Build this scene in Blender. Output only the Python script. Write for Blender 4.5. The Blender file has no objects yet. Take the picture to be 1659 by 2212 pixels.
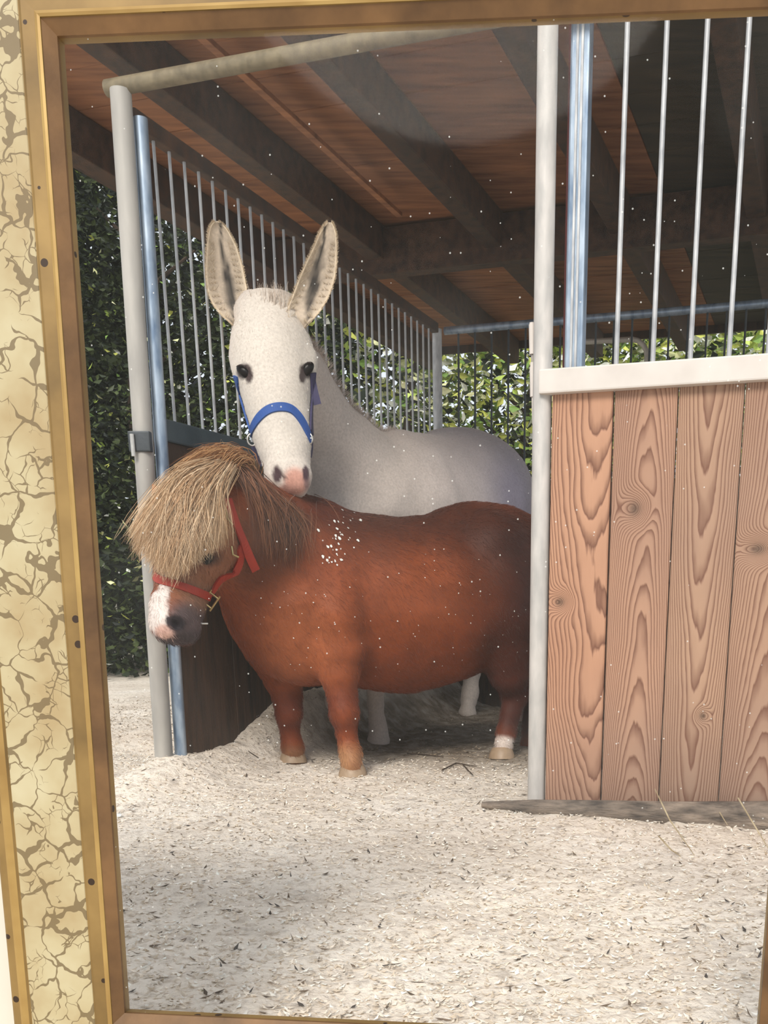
import bpy, bmesh, math, random
import numpy as np
from mathutils import Vector, Matrix, noise
from mathutils.bvhtree import BVHTree
random.seed(7); rng = np.random.default_rng(7)
SC = bpy.context.scene; COL = SC.collection

# ------------------------------------------------------------ camera, sky, sun
F = 2143.0; TH = math.atan(604/2143); H = .68; PX, PY = 1040.0, 1890.0
cam = bpy.data.cameras.new('camera'); camo = bpy.data.objects.new('camera', cam); COL.objects.link(camo)
cam.sensor_fit = 'HORIZONTAL'; cam.sensor_width = 36; cam.lens = F/1659*36
cam.shift_x = (829.5-PX)/1659; cam.shift_y = (PY-1106)/1659
cam.clip_start = .01; cam.clip_end = 200
camo.location = (0, 0, H); camo.rotation_euler = (math.pi/2-TH, 0, 0)
SC.camera = camo
w = bpy.data.worlds.new('sky'); SC.world = w; w.use_nodes = True
bg = w.node_tree.nodes['Background']; bg.inputs[0].default_value = (.86, .92, 1, 1); bg.inputs[1].default_value = 1.25
sun = bpy.data.lights.new('sun', 'SUN'); suno = bpy.data.objects.new('sun', sun); COL.objects.link(suno)
sun.energy = 3.6; sun.angle = math.radians(22); sun.color = (1, .93, .84)
suno.rotation_euler = Vector((.17, .78, -.62)).to_track_quat('-Z', 'Y').to_euler()
SC.view_settings.view_transform = 'Standard'; SC.view_settings.look = 'None'
SC.view_settings.exposure = -.3; SC.view_settings.gamma = 1; SC.view_settings.use_curve_mapping = False
SC.cycles.max_bounces = 8; SC.cycles.transparent_max_bounces = 24

# ------------------------------------------------------------ helpers
def den(py): o = PY-py; return F*math.cos(TH)+o*math.sin(TH)
def W(px, py, Y):                                    # photograph measure -> point in metres at depth Y
    o = PY-py; d = den(py)
    return Vector(((px-PX)/d*Y, Y, H+(-F*math.sin(TH)+o*math.cos(TH))/d*Y))
def RM(rpx, py, Y): return rpx*Y/den(py)
PR = Vector((.1836, 3.271, 0)); U = Vector((-.9498, .3128, 0)); V = Vector((.3128, .9498, 0))
def st(a, b, z): return PR+U*a+V*b+Vector((0, 0, z))
def lin(r, g, b):
    f = lambda c: c/12.92 if c <= .04045 else ((c+.055)/1.055)**2.4
    return (f(r/255), f(g/255), f(b/255), 1)
def tag(o, label=None, cat=None, group=None, kind=None):
    for k, v in (('label', label), ('category', cat), ('group', group), ('kind', kind)):
        if v: o[k] = v
    return o
def empty(name, loc, label, cat, group=None):
    o = bpy.data.objects.new(name, None); COL.objects.link(o); o.location = loc; o.empty_display_size = .1
    return tag(o, label, cat, group)
def mobj(name, verts, faces, mat, parent=None, smooth=False, mesh=None):
    me = mesh
    if me is None:
        me = bpy.data.meshes.new(name); me.from_pydata([tuple(v) for v in verts], [], faces)
        if isinstance(mat, (list, tuple)):
            for m in mat: me.materials.append(m)
        elif mat: me.materials.append(mat)
        if smooth: me.polygons.foreach_set('use_smooth', [True]*len(me.polygons))
        me.update()
    o = bpy.data.objects.new(name, me); COL.objects.link(o)
    if parent:
        o.parent = parent; q = parent; off = Vector((0, 0, 0))
        while q: off += q.location; q = q.parent
        o.location = -off
    return o
class MB:
    def __init__(s): s.v = []; s.f = []
    def add(s, vs, fs):
        n = len(s.v); s.v += [Vector(v) for v in vs]; s.f += [tuple(i+n for i in f) for f in fs]; return s
    def box(s, o, ex, ey, ez, bev=0.0):              # corner + three edge vectors; bevel makes chamfered edges
        o = Vector(o); ex, ey, ez = Vector(ex), Vector(ey), Vector(ez)
        bm = bmesh.new(); bmesh.ops.create_cube(bm, size=1)
        lx, ly, lz = ex.length, ey.length, ez.length
        for v in bm.verts: v.co = Vector(((v.co.x+.5)*lx, (v.co.y+.5)*ly, (v.co.z+.5)*lz))
        if bev: bmesh.ops.bevel(bm, geom=bm.edges[:], offset=bev, segments=2, profile=.6, affect='EDGES')
        X, Y_, Z = ex.normalized(), ey.normalized(), ez.normalized()
        bm.verts.index_update()
        s.add([o+X*v.co.x+Y_*v.co.y+Z*v.co.z for v in bm.verts], [[v.index for v in f.verts] for f in bm.faces]); bm.free(); return s
    def tube(s, pts, r, n=12, cap=True):
        pts = [Vector(p) for p in pts]; rs = r if isinstance(r, (list, tuple)) else [r]*len(pts)
        up = None; rings = []
        for i, p in enumerate(pts):
            t = (pts[min(i+1, len(pts)-1)]-pts[max(i-1, 0)]).normalized()
            if up is None: up = Vector((0, 0, 1)) if abs(t.z) < .9 else Vector((0, 1, 0))
            x = up.cross(t).normalized(); y = t.cross(x).normalized(); up = y
            rings.append([p+(x*math.cos(2*math.pi*k/n)+y*math.sin(2*math.pi*k/n))*rs[i] for k in range(n)])
        vs = [q for rg in rings for q in rg]; fs = []
        for i in range(len(pts)-1):
            for k in range(n):
                k2 = (k+1) % n; fs.append((i*n+k, i*n+k2, (i+1)*n+k2, (i+1)*n+k))
        if cap: fs += [tuple(range(n))[::-1], tuple((len(pts)-1)*n+k for k in range(n))]
        return s.add(vs, fs)
    def build(s, name, mat, parent=None, smooth=False):
        o = mobj(name, s.v, s.f, mat, parent, smooth)
        bm = bmesh.new(); bm.from_mesh(o.data); bmesh.ops.recalc_face_normals(bm, faces=bm.faces); bm.to_mesh(o.data); bm.free()
        if smooth: o.data.set_sharp_from_angle(angle=math.radians(40))
        return o

# ------------------------------------------------------------ materials
def newmat(name, rough=.6, metal=0.0):
    m = bpy.data.materials.new(name); m.use_nodes = True; nt = m.node_tree
    b = nt.nodes['Principled BSDF']; b.inputs['Roughness'].default_value = rough; b.inputs['Metallic'].default_value = metal
    return m, nt, b
def N(nt, t, **kw):
    n = nt.nodes.new(t)
    for k, v in kw.items(): setattr(n, k, v)
    return n
def lk(nt, a, b): nt.links.new(a, b)
def math_(nt, op, a, b=None, clamp=False):
    n = N(nt, 'ShaderNodeMath', operation=op, use_clamp=clamp)
    for i, x in enumerate((a, b)):
        if x is None: continue
        if isinstance(x, (int, float)): n.inputs[i].default_value = x
        else: lk(nt, x, n.inputs[i])
    return n.outputs[0]
def ramp(nt, fac, stops):
    r = N(nt, 'ShaderNodeValToRGB'); e = r.color_ramp.elements
    while len(e) < len(stops): e.new(.5)
    for el, (p, c) in zip(e, stops): el.position = p; el.color = c
    lk(nt, fac, r.inputs[0]); return r.outputs[0]
def noise_(nt, scale, detail=4, vec=None, rough=.55, dist=0.0, out=0):
    n = N(nt, 'ShaderNodeTexNoise'); n.inputs['Scale'].default_value = scale; n.inputs['Detail'].default_value = detail
    n.inputs['Roughness'].default_value = rough; n.inputs['Distortion'].default_value = dist
    if vec is not None: lk(nt, vec, n.inputs['Vector'])
    return n.outputs[out]
def objc(nt, scale=(1, 1, 1), loc=(0, 0, 0)):
    t = N(nt, 'ShaderNodeTexCoord'); m = N(nt, 'ShaderNodeMapping'); m.inputs['Scale'].default_value = scale; m.inputs['Location'].default_value = loc
    lk(nt, t.outputs['Object'], m.inputs[0]); return m.outputs[0]
def bump(nt, b, h, s=.3, d=.01):
    n = N(nt, 'ShaderNodeBump'); n.inputs['Strength'].default_value = s; n.inputs['Distance'].default_value = d
    lk(nt, h, n.inputs['Height']); lk(nt, n.outputs[0], b.inputs['Normal'])
def mix(nt, fac, a, b, blend='MIX'):
    n = N(nt, 'ShaderNodeMix', data_type='RGBA', blend_type=blend)
    for s, x in ((n.inputs[0], fac), (n.inputs[6], a), (n.inputs[7], b)):
        if isinstance(x, (int, float, tuple)): s.default_value = x
        else: lk(nt, x, s)
    return n.outputs[2]
def noisy(name, c1, c2, scale=8, rough=.6, metal=0.0, vs=(1, 1, 1), bs=.2, bd=.003, detail=5, lo=.3, hi=.7):
    m, nt, b = newmat(name, rough, metal); v = objc(nt, vs); f = noise_(nt, scale, detail, v)
    lk(nt, ramp(nt, f, [(lo, c1), (hi, c2)]), b.inputs['Base Color'])
    if bs: bump(nt, b, noise_(nt, scale*4, 4, v), bs, bd)
    return m
galv = noisy('galvanised_steel', lin(150, 152, 155), lin(205, 206, 205), 35, .5, .35, (1, 1, .35), .15, .001)
galv_light = noisy('pale_galvanised_steel', lin(176, 174, 170), lin(208, 203, 197), 30, .55, .1, (1, 1, .3), .12, .001)
galv_blue = noisy('galvanised_steel_blue', lin(105, 125, 148), lin(178, 192, 205), 25, .42, .5, (1, 1, .3), .15, .001)
white_steel = noisy('white_painted_steel', lin(202, 194, 186), lin(216, 209, 201), 9, .5, 0, (1, 1, 1), .08, .001)
dark_steel = noisy('dark_steel', lin(45, 50, 52), lin(75, 80, 84), 20, .5, .4)
navy_rail = noisy('blue_grey_paint', lin(52, 68, 76), lin(80, 96, 102), 6, .5, .1, (1, 1, 1), .1, .001)
board_dark = noisy('dark_board', lin(44, 34, 26), lin(84, 62, 46), 6, .7, 0, (6, 6, .8), .4, .004)
board_red = noisy('dark_red_paint', lin(70, 22, 22), lin(96, 36, 34), 6, .7, 0, (6, 6, .8), .2, .002)
beam_m = noisy('rafter_wood', lin(46, 33, 24), lin(82, 56, 38), 5, .75, 0, (4, 4, 4), .3, .004)
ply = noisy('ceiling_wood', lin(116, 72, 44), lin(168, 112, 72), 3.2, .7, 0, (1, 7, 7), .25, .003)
ply_shaded = noisy('ceiling_wood_shaded', lin(48, 42, 30), lin(74, 62, 44), 3.2, .8, 0, (1, 7, 7), .25, .003)  # darker copy of the ceiling wood, shade and reflection veil put into colour
header_m = noisy('header_pipe_paint', lin(104, 94, 74), lin(140, 128, 102), 30, .6, .1)
brass = noisy('brass', lin(150, 128, 84), lin(205, 184, 130), 30, .3, .85, (1, 1, 1), .1, .0005)
log_m = noisy('timber_sill', lin(62, 56, 52), lin(158, 142, 126), 5, .85, 0, (2, 2, 9), .8, .012)
twig_m = noisy('straw', lin(150, 130, 100), lin(205, 190, 155), 10, .8)
dtwig_m = noisy('dark_twig', lin(48, 38, 30), lin(84, 68, 54), 10, .85)
paper = noisy('white_print_mark', lin(225, 228, 222), lin(238, 240, 234), 20, .7)
plaster = noisy('white_plaster', lin(204, 199, 184), lin(212, 207, 194), 5, .85, 0, (1, 1, 1), .1, .001)
bark = noisy('bark', lin(50, 40, 32), lin(84, 68, 54), 12, .9, 0, (1, 1, .3), .6, .01)
pipe_c = noisy('pale_pipe', lin(176, 170, 160), lin(205, 200, 190), 20, .5, .2)

def gold_mat():
    m, nt, b = newmat('gilded_wood', .5, .2); v = objc(nt)
    c = ramp(nt, noise_(nt, 7, 5, v), [(.3, lin(98, 76, 38)), (.5, lin(128, 101, 54)), (.72, lin(152, 123, 70))])
    vo = N(nt, 'ShaderNodeTexVoronoi'); vo.inputs['Scale'].default_value = 34; lk(nt, v, vo.inputs['Vector'])
    sp = math_(nt, 'LESS_THAN', vo.outputs['Distance'], .15)
    rnd = N(nt, 'ShaderNodeSeparateColor'); lk(nt, vo.outputs['Color'], rnd.inputs[0])
    sp = math_(nt, 'MULTIPLY', sp, math_(nt, 'GREATER_THAN', rnd.outputs[0], .5))
    lk(nt, mix(nt, sp, c, lin(50, 32, 14)), b.inputs['Base Color']); bump(nt, b, noise_(nt, 60, 3, v), .1, .001); return m
def crackle_mat():
    m, nt, b = newmat('crackled_cream_paint', .5); v = objc(nt)
    nz = noise_(nt, 18, 3, v, out=1)
    mv = N(nt, 'ShaderNodeVectorMath', operation='MULTIPLY_ADD'); lk(nt, nz, mv.inputs[0]); mv.inputs[1].default_value = (.05, .05, .05); lk(nt, v, mv.inputs[2])
    vo = N(nt, 'ShaderNodeTexVoronoi', feature='DISTANCE_TO_EDGE'); vo.inputs['Scale'].default_value = 27; lk(nt, mv.outputs[0], vo.inputs['Vector'])
    wd = math_(nt, 'MULTIPLY', math_(nt, 'SUBTRACT', noise_(nt, 22, 2, v), .36), .27, True)
    ln = math_(nt, 'LESS_THAN', vo.outputs['Distance'], wd)
    vo2 = N(nt, 'ShaderNodeTexVoronoi', feature='DISTANCE_TO_EDGE'); vo2.inputs['Scale'].default_value = 58; lk(nt, mv.outputs[0], vo2.inputs['Vector'])
    w2 = math_(nt, 'MULTIPLY', math_(nt, 'SUBTRACT', noise_(nt, 30, 2, v), .53), .3, True)
    ln2 = math_(nt, 'LESS_THAN', vo2.outputs['Distance'], w2)
    ln = math_(nt, 'MAXIMUM', ln, ln2)
    base = ramp(nt, noise_(nt, 9, 4, v), [(.35, lin(164, 144, 104)), (.55, lin(180, 167, 130)), (.7, lin(188, 178, 144))])
    lk(nt, mix(nt, math_(nt, 'MULTIPLY', ln, .85), base, lin(104, 86, 54)), b.inputs['Base Color'])
    bump(nt, b, math_(nt, 'SUBTRACT', 1, ln), .35, .002); return m
gold = gold_mat(); crackle = crackle_mat()
_, nt_, b_ = newmat('gilt_bead', .4, .25); gold_hi = _
lk(nt_, ramp(nt_, noise_(nt_, 12, 3, objc(nt_)), [(.3, lin(146, 114, 60)), (.7, lin(178, 147, 86))]), b_.inputs['Base Color'])
bevel_m = noisy('shadowed_inner_bevel', lin(86, 60, 32), lin(126, 92, 54), 14, .55, .1)  # gilt lip browned, its shadow put into the colour

def glass_mat():
    m = bpy.data.materials.new('dusty_haze_glass'); m.use_nodes = True; nt = m.node_tree; nt.nodes.clear()
    out = N(nt, 'ShaderNodeOutputMaterial'); tr = N(nt, 'ShaderNodeBsdfTransparent'); gl = N(nt, 'ShaderNodeBsdfGlossy'); gl.inputs['Roughness'].default_value = .04
    df = N(nt, 'ShaderNodeBsdfDiffuse'); df.inputs[0].default_value = (.75, .76, .72, 1)
    fr = N(nt, 'ShaderNodeFresnel'); fr.inputs['IOR'].default_value = 1.33
    m1 = N(nt, 'ShaderNodeMixShader'); lk(nt, math_(nt, 'MULTIPLY', fr.outputs[0], .07), m1.inputs[0]); lk(nt, tr.outputs[0], m1.inputs[1]); lk(nt, gl.outputs[0], m1.inputs[2])
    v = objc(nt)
    haze_film = math_(nt, 'MULTIPLY_ADD', ramp(nt, noise_(nt, 3.2, 3, v, .5, .6), [(.45, (0, 0, 0, 1)), (.75, (1, 1, 1, 1))]), .012)  # faint pale film painted in place of reflected haze
    haze_film.node.inputs[2].default_value = .006
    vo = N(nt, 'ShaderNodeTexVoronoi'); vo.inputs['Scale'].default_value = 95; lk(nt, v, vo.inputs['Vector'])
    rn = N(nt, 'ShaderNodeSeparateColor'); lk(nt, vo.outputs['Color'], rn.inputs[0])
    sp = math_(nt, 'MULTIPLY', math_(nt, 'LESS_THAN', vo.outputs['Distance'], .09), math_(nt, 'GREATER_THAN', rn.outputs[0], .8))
    fac = math_(nt, 'ADD', haze_film, math_(nt, 'MULTIPLY', sp, .45), True)
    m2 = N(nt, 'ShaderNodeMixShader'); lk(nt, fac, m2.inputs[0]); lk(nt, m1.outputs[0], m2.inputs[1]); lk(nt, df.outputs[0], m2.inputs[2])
    lk(nt, m2.outputs[0], out.inputs[0]); return m
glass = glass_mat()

def grain_mat(name, xc, A, B, C, seed, knots=(), base=(lin(196, 152, 118), lin(182, 140, 108)), freq=1.0):
    m, nt, b = newmat(name, .72); t = N(nt, 'ShaderNodeTexCoord'); s = N(nt, 'ShaderNodeSeparateXYZ'); lk(nt, t.outputs['Object'], s.inputs[0])
    x, z = s.outputs[0], s.outputs[2]
    def sq(e, c): q = math_(nt, 'SUBTRACT', e, c); return math_(nt, 'MULTIPLY', q, q)
    h = math_(nt, 'MULTIPLY', sq(x, xc), A); h = math_(nt, 'ADD', h, math_(nt, 'MULTIPLY', z, B))
    nv = objc(nt, (4.5, 1, 1.5), (seed*3.7, seed, seed*1.9)); nf = noise_(nt, 1, 2, nv, .5)
    h = math_(nt, 'ADD', h, math_(nt, 'MULTIPLY', nf, C))
    nf2 = noise_(nt, 1, 3, objc(nt, (30, 1, 5), (seed, 0, 0)), .5); h = math_(nt, 'ADD', h, math_(nt, 'MULTIPLY', nf2, 1.1))
    kn = None
    for (kx, kz, kr, kk, asp) in knots:
        e = math_(nt, 'ADD', math_(nt, 'MULTIPLY', sq(x, kx), 1/(kr*kr)), math_(nt, 'MULTIPLY', sq(z, kz), asp/(kr*kr)))
        g = math_(nt, 'POWER', 2.718, math_(nt, 'MULTIPLY', e, -1)); h = math_(nt, 'ADD', h, math_(nt, 'MULTIPLY', g, kk))
        g2 = math_(nt, 'POWER', 2.718, math_(nt, 'MULTIPLY', e, -5)); kn = g2 if kn is None else math_(nt, 'MAXIMUM', kn, g2)
    ph = math_(nt, 'FRACT', math_(nt, 'MULTIPLY', h, freq))
    lncol = ramp(nt, ph, [(0, (0, 0, 0, 1)), (.45, (.12, .12, .12, 1)), (.82, (.8, .8, .8, 1)), (.9, (1, 1, 1, 1)), (1, (0, 0, 0, 1))])
    fine = noise_(nt, 1, 3, objc(nt, (260, 1, 7), (seed, 0, 0)), .6)
    base_c = ramp(nt, noise_(nt, 2.3, 3, objc(nt, (2, 1, 1), (seed*2, 0, seed))), [(.35, base[1]), (.65, base[0])])
    base_c = mix(nt, math_(nt, 'MULTIPLY', fine, .35), base_c, lin(150, 112, 84))
    # greyer towards the foot
    gz = math_(nt, 'MULTIPLY_ADD', z, -1.6, True); gz.node.inputs[2].default_value = .75
    base_c = mix(nt, math_(nt, 'MULTIPLY', gz, .55), base_c, lin(138, 120, 108))
    c = mix(nt, math_(nt, 'MULTIPLY', lncol, .9), base_c, lin(104, 64, 46))
    if kn is not None: c = mix(nt, math_(nt, 'MULTIPLY', kn, .75), c, lin(70, 54, 42))
    lk(nt, c, b.inputs['Base Color']); bump(nt, b, math_(nt, 'SUBTRACT', 1, lncol), .25, .003); return m

def attr_mat(name, rough=.8, bscale=300, bs=.3, bd=.002, sheen=.3, mott=.2, mscale=9, streak=(1, 1, 1)):
    m, nt, b = newmat(name, rough); a = N(nt, 'ShaderNodeAttribute', attribute_name='Col')
    v = objc(nt, streak); f = noise_(nt, mscale, 5, v)
    k = ramp(nt, f, [(.3, (1-mott,)*3+(1,)), (.7, (1+mott*.4,)*3+(1,))])
    fib = ramp(nt, noise_(nt, bscale*.5, 2, v), [(.3, (.86, .86, .86, 1)), (.7, (1.06, 1.06, 1.06, 1))])
    lk(nt, mix(nt, 1., mix(nt, 1., a.outputs['Color'], k, 'MULTIPLY'), fib, 'MULTIPLY'), b.inputs['Base Color'])
    b.inputs['Sheen Weight'].default_value = sheen; b.inputs['Sheen Roughness'].default_value = .5
    b.inputs['Specular IOR Level'].default_value = .25
    if bs: bump(nt, b, noise_(nt, bscale, 2, v), bs, bd)
    return m
coat = attr_mat('chestnut_coat', .6, 260, .4, .002, .04, .32, 6)
coat_w = attr_mat('white_coat', .75, 220, .35, .002, .2, .08, 6)
hair_m = attr_mat('strand_hair', .6, 60, 0, 0, .2, .15, 25)
leaf_m = attr_mat('leaves', .5, 60, 0, 0, 0, .2, 20)
chip_m = attr_mat('shavings', .8, 60, 0, 0, 0, .2, 20)
def flat(name, c, rough=.5, spec=.5):
    m, nt, b = newmat(name, rough); v = objc(nt)
    c2 = tuple(min(1, x*1.25) for x in c[:3])+(1,); lk(nt, ramp(nt, noise_(nt, 60, 3, v), [(.3, c), (.7, c2)]), b.inputs['Base Color']); b.inputs['Specular IOR Level'].default_value = spec; return m
eye_m = flat('dark_eye', lin(16, 10, 9), .3, .2)
hoof_m = flat('hoof_horn', lin(150, 128, 104), .5)
blue_web = flat('blue_webbing', lin(36, 74, 140), .7)
navy_web = flat('navy_webbing', lin(52, 48, 82), .7)
red_web = flat('red_webbing', lin(150, 44, 26), .6)
silver = flat('worn_silver', lin(190, 186, 178), .3); silver.node_tree.nodes['Principled BSDF'].inputs['Metallic'].default_value = .8

def setcol(o, cols):
    ca = o.data.color_attributes.new('Col', 'FLOAT_COLOR', 'POINT')
    ca.data.foreach_set('color', np.asarray(cols, dtype=np.float32).ravel())

# ------------------------------------------------------------ ground
def gz(x, y):
    dx, dy = x-PR.x, y-PR.y
    a = dx*U.x+dy*U.y; b = dx*V.x+dy*V.y
    da = np.abs(a-1.40); sgn = a-1.40
    m = .10+.155*np.clip((b-.35)/.45, 0, 1)
    m = m*np.clip((b+.55)/.5, 0, 1)*np.clip((4.2-b)/1.5, 0, 1)
    z = m*np.where(sgn < 0, np.exp(-(da/.17)**2), np.maximum(np.exp(-(da/.17)**2), .45*np.exp(-(da/1.2)**2)))
    z = z+.007*np.sin(x*5.1+1.3*np.sin(y*3.3))*np.cos(y*4.3+x)+.004*np.sin(x*17+y*5)*np.sin(y*13)
    return z
def gzf(x, y): return float(gz(np.array(x), np.array(y)))
def ground_mat():
    m, nt, b = newmat('sawdust_ground', .9); v = objc(nt)
    n1 = noise_(nt, 2.1, 5, v, .6); n2 = noise_(nt, 34, 4, v, .65); n3 = noise_(nt, 9, 5, v, .6, .4)
    c = ramp(nt, n1, [(.32, lin(222, 209, 192)), (.55, lin(238, 227, 211)), (.75, lin(246, 238, 226))])
    c = mix(nt, ramp(nt, n2, [(.5, (0, 0, 0, 1)), (.68, (.5, .5, .5, 1))]), c, lin(150, 132, 112))
    c = mix(nt, ramp(nt, n3, [(.58, (0, 0, 0, 1)), (.72, (.5, .5, .5, 1))]), c, lin(134, 122, 112))
    # trodden dark earth inside the stall: a floor zone of its own
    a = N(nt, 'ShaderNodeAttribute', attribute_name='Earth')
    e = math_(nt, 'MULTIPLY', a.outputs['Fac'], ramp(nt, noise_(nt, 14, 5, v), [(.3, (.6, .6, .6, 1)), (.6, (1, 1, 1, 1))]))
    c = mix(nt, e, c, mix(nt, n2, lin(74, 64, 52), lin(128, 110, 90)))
    lk(nt, c, b.inputs['Base Color']); bump(nt, b, math_(nt, 'ADD', n2, n3), .9, .012); return m
def axis(lo, hi, fine_lo, fine_hi, fs, cs):
    return np.concatenate([np.arange(lo, fine_lo, cs), np.arange(fine_lo, fine_hi, fs), np.arange(fine_hi, hi+.01, cs)])
xs = axis(-16, 16, -2.2, 1.6, .03, .4); ys = axis(-5, 24, 1, 7, .03, .4)
X, Y = np.meshgrid(xs, ys); Z = gz(X, Y)+rng.normal(0, .0032, X.shape)
nx, ny = len(xs), len(ys); idx = np.arange(nx*ny).reshape(ny, nx)
fc = np.stack([idx[:-1, :-1], idx[:-1, 1:], idx[1:, 1:], idx[1:, :-1]], -1).reshape(-1, 4)
def npmesh(name, V_, F_, mat, parent=None, smooth=True):
    me = bpy.data.meshes.new(name); nf, k = F_.shape
    me.vertices.add(len(V_)); me.vertices.foreach_set('co', np.asarray(V_, np.float32).ravel())
    me.loops.add(nf*k); me.loops.foreach_set('vertex_index', F_.astype(np.int32).ravel())
    me.polygons.add(nf); me.polygons.foreach_set('loop_start', np.arange(nf, dtype=np.int32)*k)
    me.polygons.foreach_set('use_smooth', np.full(nf, smooth)); me.materials.append(mat); me.update(calc_edges=True)
    return mobj(name, None, None, None, parent, mesh=me)
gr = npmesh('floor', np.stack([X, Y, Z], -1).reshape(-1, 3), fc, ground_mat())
tag(gr, 'sandy stable ground covered in pale sawdust', None, None, 'structure')
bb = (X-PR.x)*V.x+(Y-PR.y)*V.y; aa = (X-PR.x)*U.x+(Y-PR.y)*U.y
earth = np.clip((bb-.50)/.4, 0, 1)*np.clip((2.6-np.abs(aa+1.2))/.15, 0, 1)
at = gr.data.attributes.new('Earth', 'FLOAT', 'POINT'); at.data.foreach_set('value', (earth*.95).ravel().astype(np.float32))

def inst_quads(name, pos, sx, sy, nrm_jit, cols, mat, parent=None, bend=0.0):
    """many small bent flakes / leaves as one mesh"""
    n = len(pos); a = rng.uniform(0, 2*np.pi, n)
    nrm = np.stack([rng.normal(0, nrm_jit, n), rng.normal(0, nrm_jit, n), np.ones(n)], -1); nrm /= np.linalg.norm(nrm, axis=1)[:, None]
    t = np.stack([np.cos(a), np.sin(a), np.zeros(n)], -1); t -= nrm*(t*nrm).sum(1)[:, None]; t /= np.linalg.norm(t, axis=1)[:, None]
    s = np.cross(nrm, t)
    sx = np.broadcast_to(sx, n)[:, None]; sy = np.broadcast_to(sy, n)[:, None]
    P = [pos-t*sx, pos+s*sy-nrm*sx*bend*.2, pos+t*sx+nrm*sx*bend, pos-s*sy-nrm*sx*bend*.2]
    Vv = np.stack(P, 1).reshape(-1, 3); Ff = np.arange(4*n).reshape(n, 4)
    o = npmesh(name, Vv, Ff, mat, parent, False); setcol(o, np.repeat(cols, 4, axis=0)); return o
def colpick(cs, n, jit=.12):
    c = np.array([k[:3] for k in cs])[rng.integers(0, len(cs), n)]*rng.uniform(1-jit, 1+jit, (n, 1)); return np.concatenate([np.clip(c, 0, 1), np.ones((n, 1))], 1)
n = 36000
yy = 1.3+5.4*rng.random(n)**1.15; xx = (rng.random(n)*1.55-.98)*(yy*.5+.1)
k = rng.random(n) < .9
px_ = np.stack([xx, yy, gz(xx, yy)+.003], -1)
cols = colpick([lin(244, 234, 218), lin(238, 226, 208), lin(228, 214, 194), lin(250, 244, 232), lin(212, 196, 174)], n)
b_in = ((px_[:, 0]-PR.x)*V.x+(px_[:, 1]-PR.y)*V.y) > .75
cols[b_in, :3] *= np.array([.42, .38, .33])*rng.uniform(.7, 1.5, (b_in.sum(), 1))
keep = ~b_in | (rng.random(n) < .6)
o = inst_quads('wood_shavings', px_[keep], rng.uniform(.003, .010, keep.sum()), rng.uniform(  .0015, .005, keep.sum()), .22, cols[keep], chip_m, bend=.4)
tag(o, 'pale wood shavings and sawdust scattered over the ground', 'shavings', None, 'stuff')
n = 1500
yy = 1.35+4.6*rng.random(n); xx = (rng.random(n)*1.55-.98)*(yy*.5+.1)
o = inst_quads('dark_litter', np.stack([xx, yy, gz(xx, yy)+.004], -1), rng.uniform(.004, .016, n), rng.uniform(.0012, .004, n), .3, colpick([lin(96, 84, 72), lin(120, 104, 88), lin(84, 78, 74)], n), chip_m, bend=.3)
tag(o, 'dark bits of bark and dirt sprinkled in the pale sawdust', 'litter', None, 'stuff')

# ------------------------------------------------------------ picture frame standing in front
BL, TL, BR = [Vector(p) for p in ((-.4575, 1.1727, H-.515), (-.4528, 1.2308, H+.5615), (.3348, 1.0992, H-.5221))]
fu = (BR-BL); LW = fu.length; fu.normalize(); fv = (TL-BL); fv -= fu*fv.dot(fu); LH = 1.078; fv.normalize(); fn = fu.cross(fv).normalized()
if fn.y > 0: fn = -fn
foot = BL-fv*.15+fu*LW/2
fr = empty('picture_frame', foot, 'large antique gilt picture frame with a crackled cream border, standing before the stable', 'picture frame')
def fp(u, v, n_): return BL+fu*u+fv*v+fn*n_
PROF = [(0, -.016), (.0, -.006), (.0125, .011), (.0128, .0145), (.0155, .0165), (.0185, .0145), (.0188, .012), (.033, .0125), (.036, .009), (.122, .009), (.124, .013), (.132, .0155), (.135, .013), (.143, .0115), (.146, .008), (.146, -.018), (.0, -.018)]
KIND = [1, 1, 0, 2, 2, 0, 0, 0, 3, 0, 2, 2, 0, 0, 0, 0, 0]
def rail_pts(side, w_, n_):
    if side == 'bottom': return [fp(-w_, -w_, n_), fp(LW+w_, -w_, n_)]
    if side == 'top': return [fp(LW+w_, LH+w_, n_), fp(-w_, LH+w_, n_)]
    if side == 'left': return [fp(-w_, LH+w_, n_), fp(-w_, -w_, n_)]
    return [fp(LW+w_, -w_, n_), fp(LW+w_, LH+w_, n_)]
for side in ('left', 'top', 'bottom', 'right'):
    vs = []; fs = []; mi = []
    SEG = 1
    for (w_, n_) in PROF: n_ = n_*.45 if n_ > -.017 else n_; vs += rail_pts(side, w_, n_)
    m_ = len(PROF)
    for i in range(m_):
        j = (i+1) % m_
        fs.append((2*i, 2*i+1, 2*j+1, 2*j)); mi.append({0: 0, 1: 1, 2: 2, 3: 0}[KIND[i]])
    fs += [tuple(2*i for i in range(m_)), tuple(2*i+1 for i in range(m_))[::-1]]; mi += [0, 0]
    r = mobj('frame_rail', vs, fs, [gold, bevel_m, gold_hi], fr)
    for p, q in zip(r.data.polygons, mi): p.material_index = q
    c = []
    for (w_, n_) in ((.0365, .0085), (.0375, .0103), (.1205, .0103), (.1215, .0085)): c += rail_pts(side, w_, n_*.45)
    p = mobj('crackle_panel', c, [(0, 1, 3, 2), (2, 3, 5, 4), (4, 5, 7, 6), (6, 7, 1, 0), (0, 2, 4, 6), (1, 7, 5, 3)], crackle, r)
    p['label'] = 'cream painted inset with brown crackle lines'
    for q in (r, p):
        bm = bmesh.new(); bm.from_mesh(q.data); bmesh.ops.recalc_face_normals(bm, faces=bm.faces); bm.to_mesh(q.data); bm.free()
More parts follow.
